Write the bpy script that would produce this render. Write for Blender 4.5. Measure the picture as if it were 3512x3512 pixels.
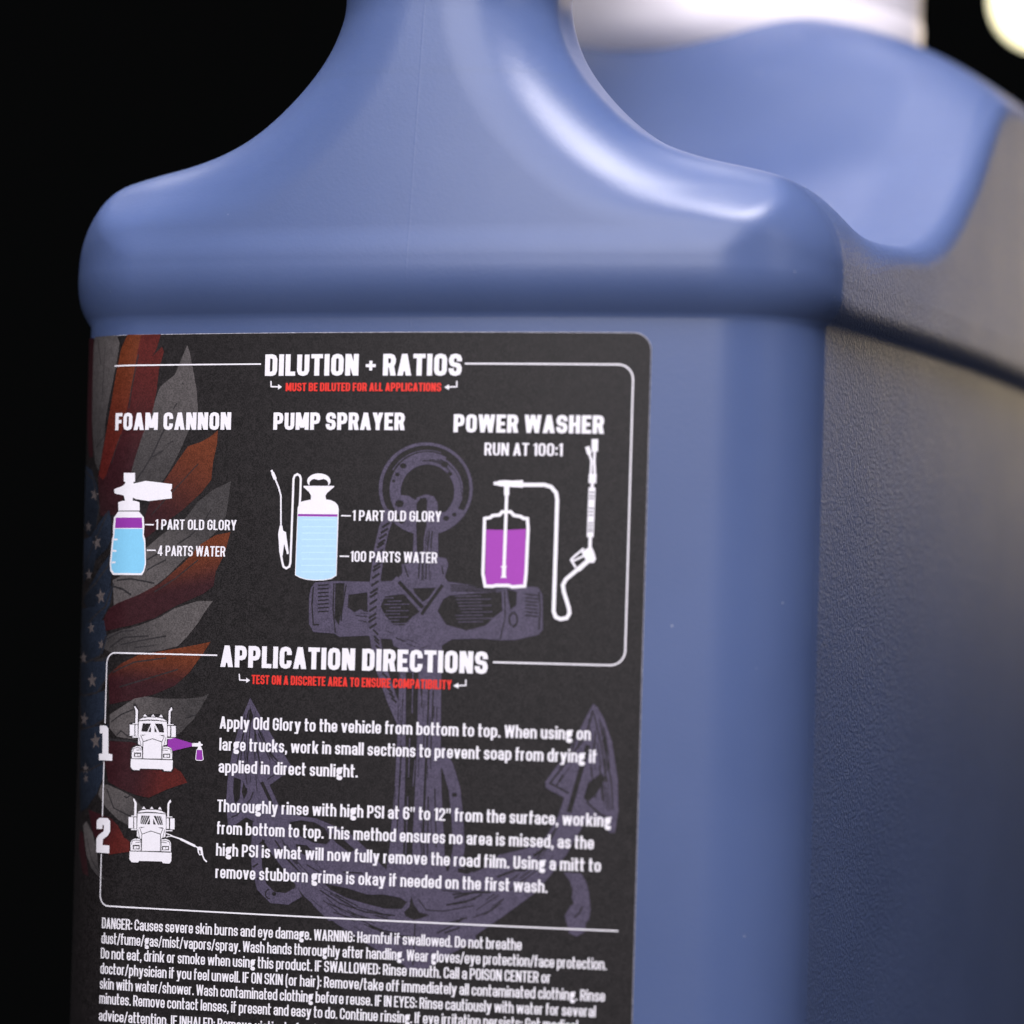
import bpy, math
import numpy as np
from mathutils import Vector, Matrix, geometry

# ------------------------------------------------------------------ camera, world, lamps, exposure
for o in list(bpy.data.objects):
    bpy.data.objects.remove(o)
SC = bpy.context.scene
COL = SC.collection

YAW, ROLL = math.radians(18.8), 0.0285
RIGHT = Vector((math.cos(YAW), math.sin(YAW), 0))
AHEAD = Vector((-math.sin(YAW), math.cos(YAW), 0))
UP = Vector((0, 0, 1))
CAM_AT = RIGHT * 0.0167 - AHEAD * 0.598
cam_data = bpy.data.cameras.new('camera')
cam = bpy.data.objects.new('camera', cam_data)
COL.objects.link(cam)
cr = RIGHT * math.cos(ROLL) + UP * math.sin(ROLL)
cu = -RIGHT * math.sin(ROLL) + UP * math.cos(ROLL)
m = Matrix((cr, cu, -AHEAD)).transposed().to_4x4()
m.translation = CAM_AT
cam.matrix_world = m
cam_data.sensor_width = 36
cam_data.lens = 141.46
cam_data.shift_y = 0.1834
cam_data.clip_start, cam_data.clip_end = 0.05, 50
cam_data.dof.use_dof = True
cam_data.dof.focus_distance = 0.609
cam_data.dof.aperture_fstop = 9.8
cam_data.dof.aperture_blades = 0
SC.camera = cam

world = bpy.data.worlds.new('World')
SC.world = world
world.use_nodes = True
bg = world.node_tree.nodes['Background']
bg.inputs[0].default_value = (0.9, 0.95, 1.0, 1)
bg.inputs[1].default_value = 0.0022

vs = SC.view_settings
vs.view_transform, vs.look = 'Standard', 'None'
vs.exposure, vs.gamma, vs.use_curve_mapping = 0, 1, False


def area_lamp(name, at, aim, sx, sy, watts, colour, spread=180):
    d = bpy.data.lights.new(name, 'AREA')
    d.shape, d.size, d.size_y = 'RECTANGLE', sx, sy
    d.energy, d.color = watts, colour
    d.spread = math.radians(spread)
    o = bpy.data.objects.new(name, d)
    COL.objects.link(o)
    o.location = at
    o.rotation_euler = (Vector(aim) - Vector(at)).to_track_quat('-Z', 'Y').to_euler()
    return o


area_lamp('top_softbox', (0.20, -0.25, 0.82), (0, 0.03, 0.07), 0.36, 0.36, 12.8, (1.0, 0.95, 1.0))
area_lamp('front_softbox', (-0.01, -1.00, 0.52), (0, 0.0, 0.05), 0.74, 0.70, 12.0, (0.98, 0.95, 1.0))
area_lamp('ceiling_softbox', (-0.28, 0.45, 0.90), (0, 0.08, 0.10), 0.60, 0.60, 5.0, (1.0, 0.95, 1.0))
area_lamp('side_softbox', (0.93, -0.33, 0.34), (0.04, 0.02, 0.06), 0.30, 0.26, 0.8, (0.98, 0.96, 1.0))
area_lamp('rear_fill', (0.48, 0.90, -0.05), (0.06, 0.10, 0.0), 0.50, 0.50, 0.02, (0.90, 0.96, 1.0))
area_lamp('warm_lamp', (0.200, 0.72, 0.15), (0.06, 0.10, 0.06), 0.06, 0.17, 0.32, (1.0, 0.80, 0.54))
area_lamp('added_rim_light', (0.02, 0.75, 0.27), (0.05, 0.16, 0.10), 0.08, 0.08, 0.15, (1.0, 0.74, 0.38))  # added light out of view, only for the gold rim on the rear shoulder

# ------------------------------------------------------------------ small helpers
def tag(o, label=None, category=None, kind=None, group=None):
    for k, v in (('label', label), ('category', category), ('kind', kind), ('group', group)):
        if v:
            o[k] = v
    return o


def link(name, me, mats=(), parent=None):
    o = bpy.data.objects.new(name, me)
    COL.objects.link(o)
    for mm in mats:
        me.materials.append(mm)
    if parent:
        o.parent = parent
        if parent.type == 'EMPTY':                     # meshes are written in world metres
            o.matrix_parent_inverse = Matrix.Translation(parent.location).inverted()
    return o


def empty(name, at):
    o = bpy.data.objects.new(name, None)
    o.empty_display_size = 0.02
    COL.objects.link(o)
    o.location = at
    return o


class NT:
    """tiny wrapper for writing shader node trees"""
    def __init__(self, name):
        self.mat = bpy.data.materials.new(name)
        self.mat.use_nodes = True
        self.t = self.mat.node_tree
        self.b = self.t.nodes['Principled BSDF']

    def n(self, kind, **kw):
        nd = self.t.nodes.new(kind)
        for k, v in kw.items():
            setattr(nd, k, v)
        return nd

    def put(self, sock, v):
        if isinstance(v, bpy.types.NodeSocket):
            self.t.links.new(v, sock)
        else:
            sock.default_value = v

    def math(self, op, a, b=0.0, c=None):
        nd = self.n('ShaderNodeMath', operation=op)
        self.put(nd.inputs[0], a)
        self.put(nd.inputs[1], b)
        if c is not None:
            self.put(nd.inputs[2], c)
        return nd.outputs[0]

    def ramp(self, v, lo, hi):
        nd = self.n('ShaderNodeMapRange', interpolation_type='SMOOTHSTEP')
        self.put(nd.inputs['Value'], v)
        nd.inputs['From Min'].default_value = lo
        nd.inputs['From Max'].default_value = hi
        return nd.outputs['Result']

    def mix(self, f, a, b):
        nd = self.n('ShaderNodeMix', data_type='RGBA')
        self.put(nd.inputs['Factor'], f)
        self.put(nd.inputs['A'], a)
        self.put(nd.inputs['B'], b)
        return nd.outputs['Result']

    def noise(self, vec, scale, detail=2.0, rough=0.5, out='Fac'):
        nd = self.n('ShaderNodeTexNoise')
        self.put(nd.inputs['Vector'], vec)
        nd.inputs['Scale'].default_value = scale
        nd.inputs['Detail'].default_value = detail
        nd.inputs['Roughness'].default_value = rough
        return nd.outputs[out]

    def obj(self):
        return self.n('ShaderNodeTexCoord').outputs['Object']

    def xyz(self, v):
        nd = self.n('ShaderNodeSeparateXYZ')
        self.put(nd.inputs[0], v)
        return nd.outputs

    def bump(self, h, strength, dist, normal=None):
        nd = self.n('ShaderNodeBump')
        nd.inputs['Strength'].default_value = strength
        nd.inputs['Distance'].default_value = dist
        self.put(nd.inputs['Height'], h)
        if normal is not None:
            self.put(nd.inputs['Normal'], normal)
        return nd.outputs[0]


# ------------------------------------------------------------------ the jug's shape (metres, z = 0 level with the lens)
HALF_W, DEPTH = 0.0639, 0.23        # front half width, front to back
R_FRONT, R_SIDE, R_CORNER = 0.34, 1.0, 0.012
BOTTOM = -0.150


def hyp(a, b):
    return np.sqrt(a * a + b * b)


def round_and(a, b, r):             # intersection with a fillet of radius r
    return np.minimum(-r, np.maximum(a, b)) + hyp(np.maximum(a + r, 0), np.maximum(b + r, 0))


def soft_or(a, b, k):
    h = np.maximum(k - np.abs(a - b), 0) / k
    return np.minimum(a, b) - h * h * k * 0.25


def step(x, a, b):
    t = np.clip((x - a) / (b - a), 0, 1)
    return t * t * (3 - 2 * t)


def plan(x, y, off):                # rounded rectangle with slightly bulging sides
    ends = np.maximum(hyp(x, y - R_FRONT), hyp(x, y - (DEPTH - R_FRONT))) - R_FRONT - off
    side = hyp(np.abs(x) - (HALF_W - R_SIDE), y - DEPTH / 2) - R_SIDE - off
    return round_and(ends, side, R_CORNER + off)


def wall_offset(y, z):              # recessed label panel, rounded ledge (tighter on the sides), upper shell with draft
    rise = 0.0078 - 0.0034 * step(y, 0.008, 0.024)
    lip = 1 - (1 - np.clip((z - 0.0563) / rise, 0, 1)) ** 2.4
    return (0.0024 * lip - 0.045 * np.maximum(z - 0.064, 0)
            - 0.0020 * step(-z, 0.118, 0.124))


# half width of shoulder and handle against height, seen from the front
PROFILE = np.array([(68, 58), (66.7, 64), (63.8, 68.6), (60.7, 71.9), (57.2, 74.5), (53.8, 76.5), (50.5, 77.9), (46.5, 79.3), (43.2, 80.1),
    (40.1, 81.1), (37.0, 82.2), (32.6, 84.3), (28.4, 87.0), (24.5, 90.6), (21.6, 93.8), (19.1, 97.3), (17.5, 100.9),
    (16.7, 104.1), (16.2, 107), (15.8, 112), (15.6, 130)]) * 0.001


def smooth_line(pts, per=3):         # Catmull-Rom through the measured points
    p = np.vstack([2 * pts[0] - pts[1], pts, 2 * pts[-1] - pts[-2]])
    out = []
    for i in range(1, len(p) - 2):
        for t in np.arange(per) / per:
            a, b, c, d = p[i - 1], p[i], p[i + 1], p[i + 2]
            out.append(0.5 * (2 * b + (c - a) * t + (2 * a - 5 * b + 4 * c - d) * t * t + (3 * b - a - 3 * c + d) * t ** 3))
    out = np.array(out + [pts[-1]])
    for _ in range(5):
        out[1:-1] = (out[:-2] + 2 * out[1:-1] + out[2:]) / 4
    return out


PROFILE = smooth_line(PROFILE)


def profile_distance(x, z):
    if x.ndim == 3:                  # the same in every slice of depth
        return np.broadcast_to(profile_distance(x[:, 0, :], z[:, 0, :])[:, None, :], x.shape)
    if x.ndim == 1 and z.min() < 0.05 < z.max():
        out = np.full(x.shape, -0.05)
        up = z > 0.05                # far inside the outline lower down
        out[up] = profile_distance(x[up], z[up])
        return out
    x = np.abs(x)
    poly = [(0.0, 0.03), (0.07, 0.03)] + [tuple(p) for p in PROFILE] + [(0.0, PROFILE[-1][1])]
    best = np.full(x.shape, 1e9, x.dtype)
    inside = np.zeros(x.shape, bool)
    for i in range(len(poly)):
        ax, az = poly[i]
        bx, bz = poly[(i + 1) % len(poly)]
        if (az > z.min() - 9) and (az != bz):
            cond = (z < az) != (z < bz)
            inside ^= cond & (x < (bx - ax) * (z - az) / (bz - az) + ax)
        if ax == 0 and bx == 0:
            continue
        ex, ez = bx - ax, bz - az
        t = np.clip(((x - ax) * ex + (z - az) * ez) / (ex * ex + ez * ez), 0, 1)
        best = np.minimum(best, (x - ax - t * ex) ** 2 + (z - az - t * ez) ** 2)
    best = np.sqrt(best)
    return np.where(inside, -best, best)


ROOF = np.array([(-10, 74), (20, 73.5), (45, 72), (58, 73), (68, 75.5), (78, 80), (92, 89), (108, 102), (116, 106), (130, 107), (250, 107)]) * 0.001
_ry = np.linspace(-0.01, 0.25, 521)
_rz = np.interp(_ry, ROOF[:, 0], ROOF[:, 1])
for _ in range(60):
    _rz[1:-1] = (_rz[:-2] + 2 * _rz[1:-1] + _rz[2:]) / 4
_rs = np.gradient(_rz, _ry)
GRIP = np.array([(16, 118), (17, 140), (24, 160), (38, 174), (60, 181), (100, 183), (160, 181), (192, 174), (209, 156),
                 (213, 130), (214, 100)]) * 0.001
GRIP = smooth_line(GRIP, 3)


def polyline_distance(y, z, pts):
    best = np.full(y.shape, 1e9, y.dtype)
    for (ay, az), (by, bz) in zip(pts[:-1], pts[1:]):
        ey, ez = by - ay, bz - az
        t = np.clip(((y - ay) * ey + (z - az) * ez) / (ey * ey + ez * ez), 0, 1)
        best = np.minimum(best, (y - ay - t * ey) ** 2 + (z - az - t * ez) ** 2)
    return np.sqrt(best)


def jug_distance(x, y, z):
    shell = plan(x, y, wall_offset(y, z))
    # front shoulder carrying the handle
    edge = profile_distance(x, z)
    front = round_and(edge, y - 0.031, 0.010)
    # the face of the shoulder eases back towards its edges
    ease = 0.0026 * (1 - step(-edge, 0, 0.0145)) * step(z, 0.066, 0.076)
    face = hyp(x, y - R_FRONT) - R_FRONT - wall_offset(y, z) + ease + 0.075 * np.maximum(z - 0.0645, 0) - 0.003 * (1 - step(z, 0.060, 0.070))
    shell = -soft_or(-shell, -face, 0.0012)
    # saddle behind the handle, rising to the crown under the cap
    crown = CROWN * (1 - np.minimum(np.abs(x) / 0.062, 1) ** 3) * step(y, 0.085, 0.125)
    roof = (z - np.interp(y, _ry, _rz) - crown) / np.sqrt(1 + np.interp(y, _ry, _rs) ** 2)
    d = round_and(shell, soft_or(front, roof, 0.012), EDGE_R + (ROOF_R - EDGE_R) * step(y, 0.018, 0.05))
    grip = round_and(polyline_distance(y, z, GRIP) - 0.0145, np.abs(x) - 0.0158, 0.010)
    d = soft_or(d, grip, 0.006)
    return round_and(d, BOTTOM - z, 0.006)


EDGE_R, ROOF_R, CROWN = 0.0095, 0.004, 0.016


def surface_nets(fn, lo, hi, h, flat=None):
    n = [int(round((b - a) / h)) + 1 for a, b in zip(lo, hi)]
    ax = [np.float32(lo[i]) + np.float32(h) * np.arange(n[i], dtype=np.float32) for i in range(3)]
    v = np.empty(n, np.float32)
    for s in range(0, n[2], 40):                       # slabs keep the memory small
        X, Y, Z = np.meshgrid(ax[0], ax[1], ax[2][s:s + 40], indexing='ij')
        v[:, :, s:s + 40] = fn(X, Y, Z)
    ins = v < 0
    cnt = np.zeros([k - 1 for k in n], np.int8)
    for dx in (0, 1):
        for dy in (0, 1):
            for dz in (0, 1):
                cnt += ins[dx:n[0] - 1 + dx, dy:n[1] - 1 + dy, dz:n[2] - 1 + dz]
    cells = np.argwhere((cnt > 0) & (cnt < 8))
    idx = np.full(cnt.shape, -1, np.int32)
    idx[tuple(cells.T)] = np.arange(len(cells))
    P = np.array(lo) + (cells + 0.5) * h
    for k in range(7):                                 # pull every vertex onto the true surface
        e = 1e-4
        d = fn(P[:, 0], P[:, 1], P[:, 2])
        g = np.stack([fn(*(P + e * np.eye(3)[i]).T) - fn(*(P - e * np.eye(3)[i]).T) for i in range(3)], 1) / (2 * e)
        if flat:                                       # keep level rows level, so the ledge stays straight
            g2 = g.copy()
            g2[(P[:, 2] > flat[0]) & (P[:, 2] < flat[1]), 2] = 0
        else:
            g2 = g
        gl = np.maximum((g2 * g2).sum(1), 0.05)
        if k < 6:
            stp = (d / gl)[:, None] * g2
            ln = np.linalg.norm(stp, axis=1)[:, None]
            P = P - stp * np.minimum(1, 0.7 * h / np.maximum(ln, 1e-9))
    b = np.where(np.abs(P[:, 2:] - 0.0563) < 2e-4, np.array([[0, 0, -3.5e-4]]), 0.0)     # crisp crease under the ledge
    g = np.stack([fn(*(P + b + e * np.eye(3)[i]).T) - fn(*(P + b - e * np.eye(3)[i]).T) for i in range(3)], 1)
    N = g / np.linalg.norm(g, axis=1)[:, None]
    quads = []
    for a in range(3):
        b, c = (a + 1) % 3, (a + 2) % 3
        sl0 = [slice(1, -1)] * 3
        sl1 = [slice(1, -1)] * 3
        sl0[a], sl1[a] = slice(0, -1), slice(1, None)
        i0, i1 = ins[tuple(sl0)], ins[tuple(sl1)]
        for flip, sel in ((False, i0 & ~i1), (True, ~i0 & i1)):
            e = np.argwhere(sel)
            off = np.array([1, 1, 1])
            off[a] = 0
            e = e + off
            q = []
            for db, dc in ((-1, -1), (0, -1), (0, 0), (-1, 0)):
                t = e.copy()
                t[:, b] += db
                t[:, c] += dc
                q.append(idx[tuple(t.T)])
            q = np.stack(q, 1)
            quads.append(q[:, ::-1] if flip else q)
    return P, N, np.concatenate(quads)


def mesh_np(name, P, Q, N=None, smooth=True):
    me = bpy.data.meshes.new(name)
    me.from_pydata(P.tolist(), [], Q.tolist())
    me.update()
    if smooth:
        me.polygons.foreach_set('use_smooth', [True] * len(me.polygons))
    if N is not None:
        me.normals_split_custom_set_from_vertices(N.tolist())
    return me


def plastic():
    m = NT('blue_plastic')
    p = m.obj()
    x, y, z = m.xyz(p)[:]
    ax = m.math('ABSOLUTE', x)
    side = m.math('MULTIPLY', m.ramp(y, 0.0160, 0.0180), m.ramp(ax, 0.046, 0.052))     # moulded leather grain on the sides
    st = m.n('ShaderNodeVectorMath', operation='MULTIPLY')
    m.put(st.inputs[0], p)
    st.inputs[1].default_value = (1, 1, 0.75)
    grain = m.noise(st.outputs[0], 2600, 2.0, 0.5)
    grain2 = m.noise(p, 700, 1.0, 0.5)
    g = m.math('ADD', grain, m.math('MULTIPLY', grain2, 0.35))
    h1 = m.math('ADD', m.math('MULTIPLY', g, side), m.math('MULTIPLY', side, 0.10))
    fine = m.math('MULTIPLY', m.noise(p, 2100, 2.0), m.math('SUBTRACT', 1.0, side))
    seam = m.math('SUBTRACT', 1.0, m.ramp(ax, 0.00005, 0.00022))                       # mould parting line
    seam = m.math("MULTIPLY", seam, m.ramp(z, 0.04, 0.045))
    nb = m.bump(h1, GRAIN_S, 0.00026)
    nb = m.bump(fine, 0.13, 0.00012, nb)
    nb = m.bump(seam, 0.16, 0.00004, nb)
    m.put(m.b.inputs['Normal'], nb)
    mott = m.noise(p, 35, 3.0)
    col = m.mix(m.ramp(mott, 0.3, 0.7), BLUE_A, BLUE_B)
    vor = m.n('ShaderNodeTexVoronoi', feature='F1')                                     # dust specks
    m.put(vor.inputs['Vector'], p)
    vor.inputs['Scale'].default_value = 260
    patch = m.ramp(m.noise(p, 60, 2.0), 0.55, 0.62)
    speck = m.math('MULTIPLY', m.math('LESS_THAN', vor.outputs['Distance'], 0.035), patch)
    col = m.mix(m.math('MULTIPLY', speck, 0.55), col, (0.6, 0.62, 0.66, 1))
    m.put(m.b.inputs['Base Color'], col)
    rough = m.math('ADD', ROUGH, m.math('MULTIPLY', m.noise(p, 80, 3.0), 0.08))
    rough = m.math('ADD', rough, m.math('MULTIPLY', side, 0.10))
    m.put(m.b.inputs['Roughness'], rough)
    m.b.inputs['IOR'].default_value = 1.5
    m.b.inputs['Specular IOR Level'].default_value = 0.40
    m.b.inputs['Subsurface Weight'].default_value = SSS
    m.b.inputs['Subsurface Radius'].default_value = (0.5, 0.6, 1.0)
    m.b.inputs['Subsurface Scale'].default_value = 0.004
    return m.mat


SSS = 0.25
GRAIN_S, ROUGH = 0.60, 0.31
BLUE_A, BLUE_B = (0.070, 0.105, 0.228, 1), (0.077, 0.114, 0.244, 1)
BLUE = plastic()

jug = empty('jug', (0, DEPTH / 2, BOTTOM))
tag(jug, 'blue plastic jug with a moulded handle and a dark printed label, standing in front', 'jug')

P, N, Q = surface_nets(jug_distance, (-0.070, -0.008, -0.1552), (0.070, 0.240, 0.2048), 0.001, (-0.115, 0.0612))
cen = P[Q].mean(1)
hand = ((cen[:, 1] < 0.06) & (cen[:, 2] > 0.093)) | (cen[:, 2] > 0.135)


def subset(name, sel, parent):
    q = Q[sel]
    used = np.unique(q)
    mp = np.full(len(P), -1)
    mp[used] = np.arange(len(used))
    me = mesh_np(name, P[used], mp[q], N[used])
    o = link(name, me, (BLUE,), parent)
    return o


body = subset('body', ~hand, jug)
handle = subset('handle', hand, jug)
# ------------------------------------------------------------------ white screw cap
def cap_plastic():
    m = NT('white_plastic')
    m.b.inputs['Base Color'].default_value = (0.68, 0.65, 0.70, 1)
    m.put(m.b.inputs['Roughness'], m.math('ADD', 0.32, m.math('MULTIPLY', m.noise(m.obj(), 120), 0.1)))
    return m.mat


WHITE = cap_plastic()


def lathe(name, at, prof, mat, parent, ribs=0, amp=0.0, rib_z=(0, 0), seg=240):
    vs, fs = [], []
    for r, z in prof:
        for k in range(seg):
            a = 2 * math.pi * k / seg
            rr = r + (amp * (0.5 + 0.5 * math.cos(ribs * a)) if ribs and rib_z[0] <= z <= rib_z[1] else 0)
            vs.append((at[0] + rr * math.cos(a), at[1] + rr * math.sin(a), at[2] + z))
    for i in range(len(prof) - 1):
        for k in range(seg):
            k2 = (k + 1) % seg
            fs.append((i * seg + k, i * seg + k2, (i + 1) * seg + k2, (i + 1) * seg + k))
    fs.append(tuple(range((len(prof) - 1) * seg, len(prof) * seg)))
    me = bpy.data.meshes.new(name)
    me.from_pydata(vs, [], fs)
    me.polygons.foreach_set('use_smooth', [True] * len(me.polygons))
    o = link(name, me, (mat,), parent)
    return o


CAP_AT, CAP_R = (0, 0.150, 0.1190), 0.0395
cap = lathe('cap', CAP_AT, [(CAP_R + .0005, 0.006), (CAP_R, 0.0075), (CAP_R, 0.038), (CAP_R - .001, 0.0405), (CAP_R - .003, 0.042),
                            (CAP_R - .008, 0.0425), (0.001, 0.0425)], WHITE, jug, 72, 0.0003, (0.0074, 0.0385))
ring = lathe('tamper_ring', CAP_AT, [(CAP_R - .002, -0.006), (CAP_R + .0006, -0.005), (CAP_R + .0006, 0.0058), (CAP_R - .001, 0.0062),
                                     (CAP_R - .004, 0.0063)], WHITE, cap)

# ------------------------------------------------------------------ lettering: condensed grotesque drawn from strokes
class Pen:
    """collects the polygons of one glyph; x 0..w, y 0..1 = cap height"""
    def __init__(self, s, t, segs, rad):
        self.s, self.t, self.segs, self.rad = s, t, segs, rad
        self.polys = []

    def bar(self, x0, y0, x1, y1):
        self.polys.append([(x0, y0), (x1, y0), (x1, y1), (x0, y1)])

    def diag(self, x0, y0, x1, y1, ws=None):        # slanted stem, cut level; x = left edge at each end
        w = ws or self.s * 1.06
        self.polys.append([(x0, y0), (x0 + w, y0), (x1 + w, y1), (x1, y1)])

    def run(self, pts, w, y0=0.0, y1=1.0, x0=0.0):  # stroke along a centre line; 3rd item rounds that corner
        s, t = self.s, self.t
        l, r, b, tp = x0 + s / 2, x0 + w - s / 2, y0 + t / 2, y1 - t / 2
        P = [(l + p[0] * (r - l), b + p[1] * (tp - b), p[2] if len(p) > 2 else 0) for p in pts]
        closed = pts[0][:2] == pts[-1][:2]
        if closed:
            P = P[:-1]
        rad = min(self.rad, (r - l) / 2 * 0.999, (tp - b) / 2 * 0.999)
        c = []
        n = len(P)
        for i, (x, y, rd) in enumerate(P):
            if not rd or (not closed and i in (0, n - 1)):
                c.append((x, y))
                continue
            px, py, _ = P[i - 1]
            nx, ny, _ = P[(i + 1) % n]
            d0 = math.hypot(px - x, py - y)
            d1 = math.hypot(nx - x, ny - y)
            R = min(rad, d0 * 0.5 if P[i - 1][2] else d0, d1 * 0.5 if P[(i + 1) % n][2] else d1)
            ax, ay = x + (px - x) / d0 * R, y + (py - y) / d0 * R
            bx, by = x + (nx - x) / d1 * R, y + (ny - y) / d1 * R
            for k in range(self.segs + 1):
                f = k / self.segs
                q = math.pi / 2 * f
                cx, cy = ax + bx - x, ay + by - y
                c.append((cx + (ax - cx) * math.cos(q) + (bx - cx) * math.sin(q),
                          cy + (ay - cy) * math.cos(q) + (by - cy) * math.sin(q)))
        self.polys += ribbon(c, s, closed, t)


def ribbon(c, w, closed=False, t=None, tol=0.004):
    """quads along a polyline with mitred joints; t = thickness of level runs"""
    t = t or w
    k = [c[0]]
    for p in c[1:]:
        if math.hypot(p[0] - k[-1][0], p[1] - k[-1][1]) > tol:
            k.append(p)
    if closed and math.hypot(k[0][0] - k[-1][0], k[0][1] - k[-1][1]) < tol:
        k.pop()
    c = k
    n = len(c)
    if closed:
        c = c + [c[0]]
    dirs = []
    for (ax, ay), (bx, by) in zip(c[:-1], c[1:]):
        d = math.hypot(bx - ax, by - ay) or 1e-9
        dirs.append(((bx - ax) / d, (by - ay) / d))
    L, Rr = [], []
    for i in range(len(c)):
        if closed:
            d0, d1 = dirs[i - 1] if i else dirs[-1], dirs[i % len(dirs)]
        else:
            d0, d1 = dirs[max(i - 1, 0)], dirs[min(i, len(dirs) - 1)]
        mx, my = -(d0[1] + d1[1]), d0[0] + d1[0]
        ml = math.hypot(mx, my) or 1e-9
        mx, my = mx / ml, my / ml
        cs = max(mx * -d0[1] + my * d0[0], 0.45)
        hw = (w * abs(mx) + t * abs(my)) / (abs(mx) + abs(my)) / 2 / cs
        L.append((c[i][0] + mx * hw, c[i][1] + my * hw))
        Rr.append((c[i][0] - mx * hw, c[i][1] - my * hw))
    return [[Rr[i], Rr[i + 1], L[i + 1], L[i]] for i in range(len(c) - 1)]


STYLE = {   # width, stem, level stroke, corner segments, corner radius, x height, gap, word space
    'A': (0.64, 0.255, 0.195, 2, 0.15, 0.72, 0.085, 0.28),
    'B': (0.56, 0.180, 0.135, 5, 0.40, 0.72, 0.085, 0.25),
    'C': (0.56, 0.215, 0.165, 2, 0.15, 0.72, 0.060, 0.24),
    'D': (0.56, 0.190, 0.135, 5, 0.40, 0.76, 0.078, 0.26),
    'E': (0.50, 0.155, 0.120, 5, 0.40, 0.76, 0.062, 0.205),
}
_glyphs = {}
R1 = 1


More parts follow.
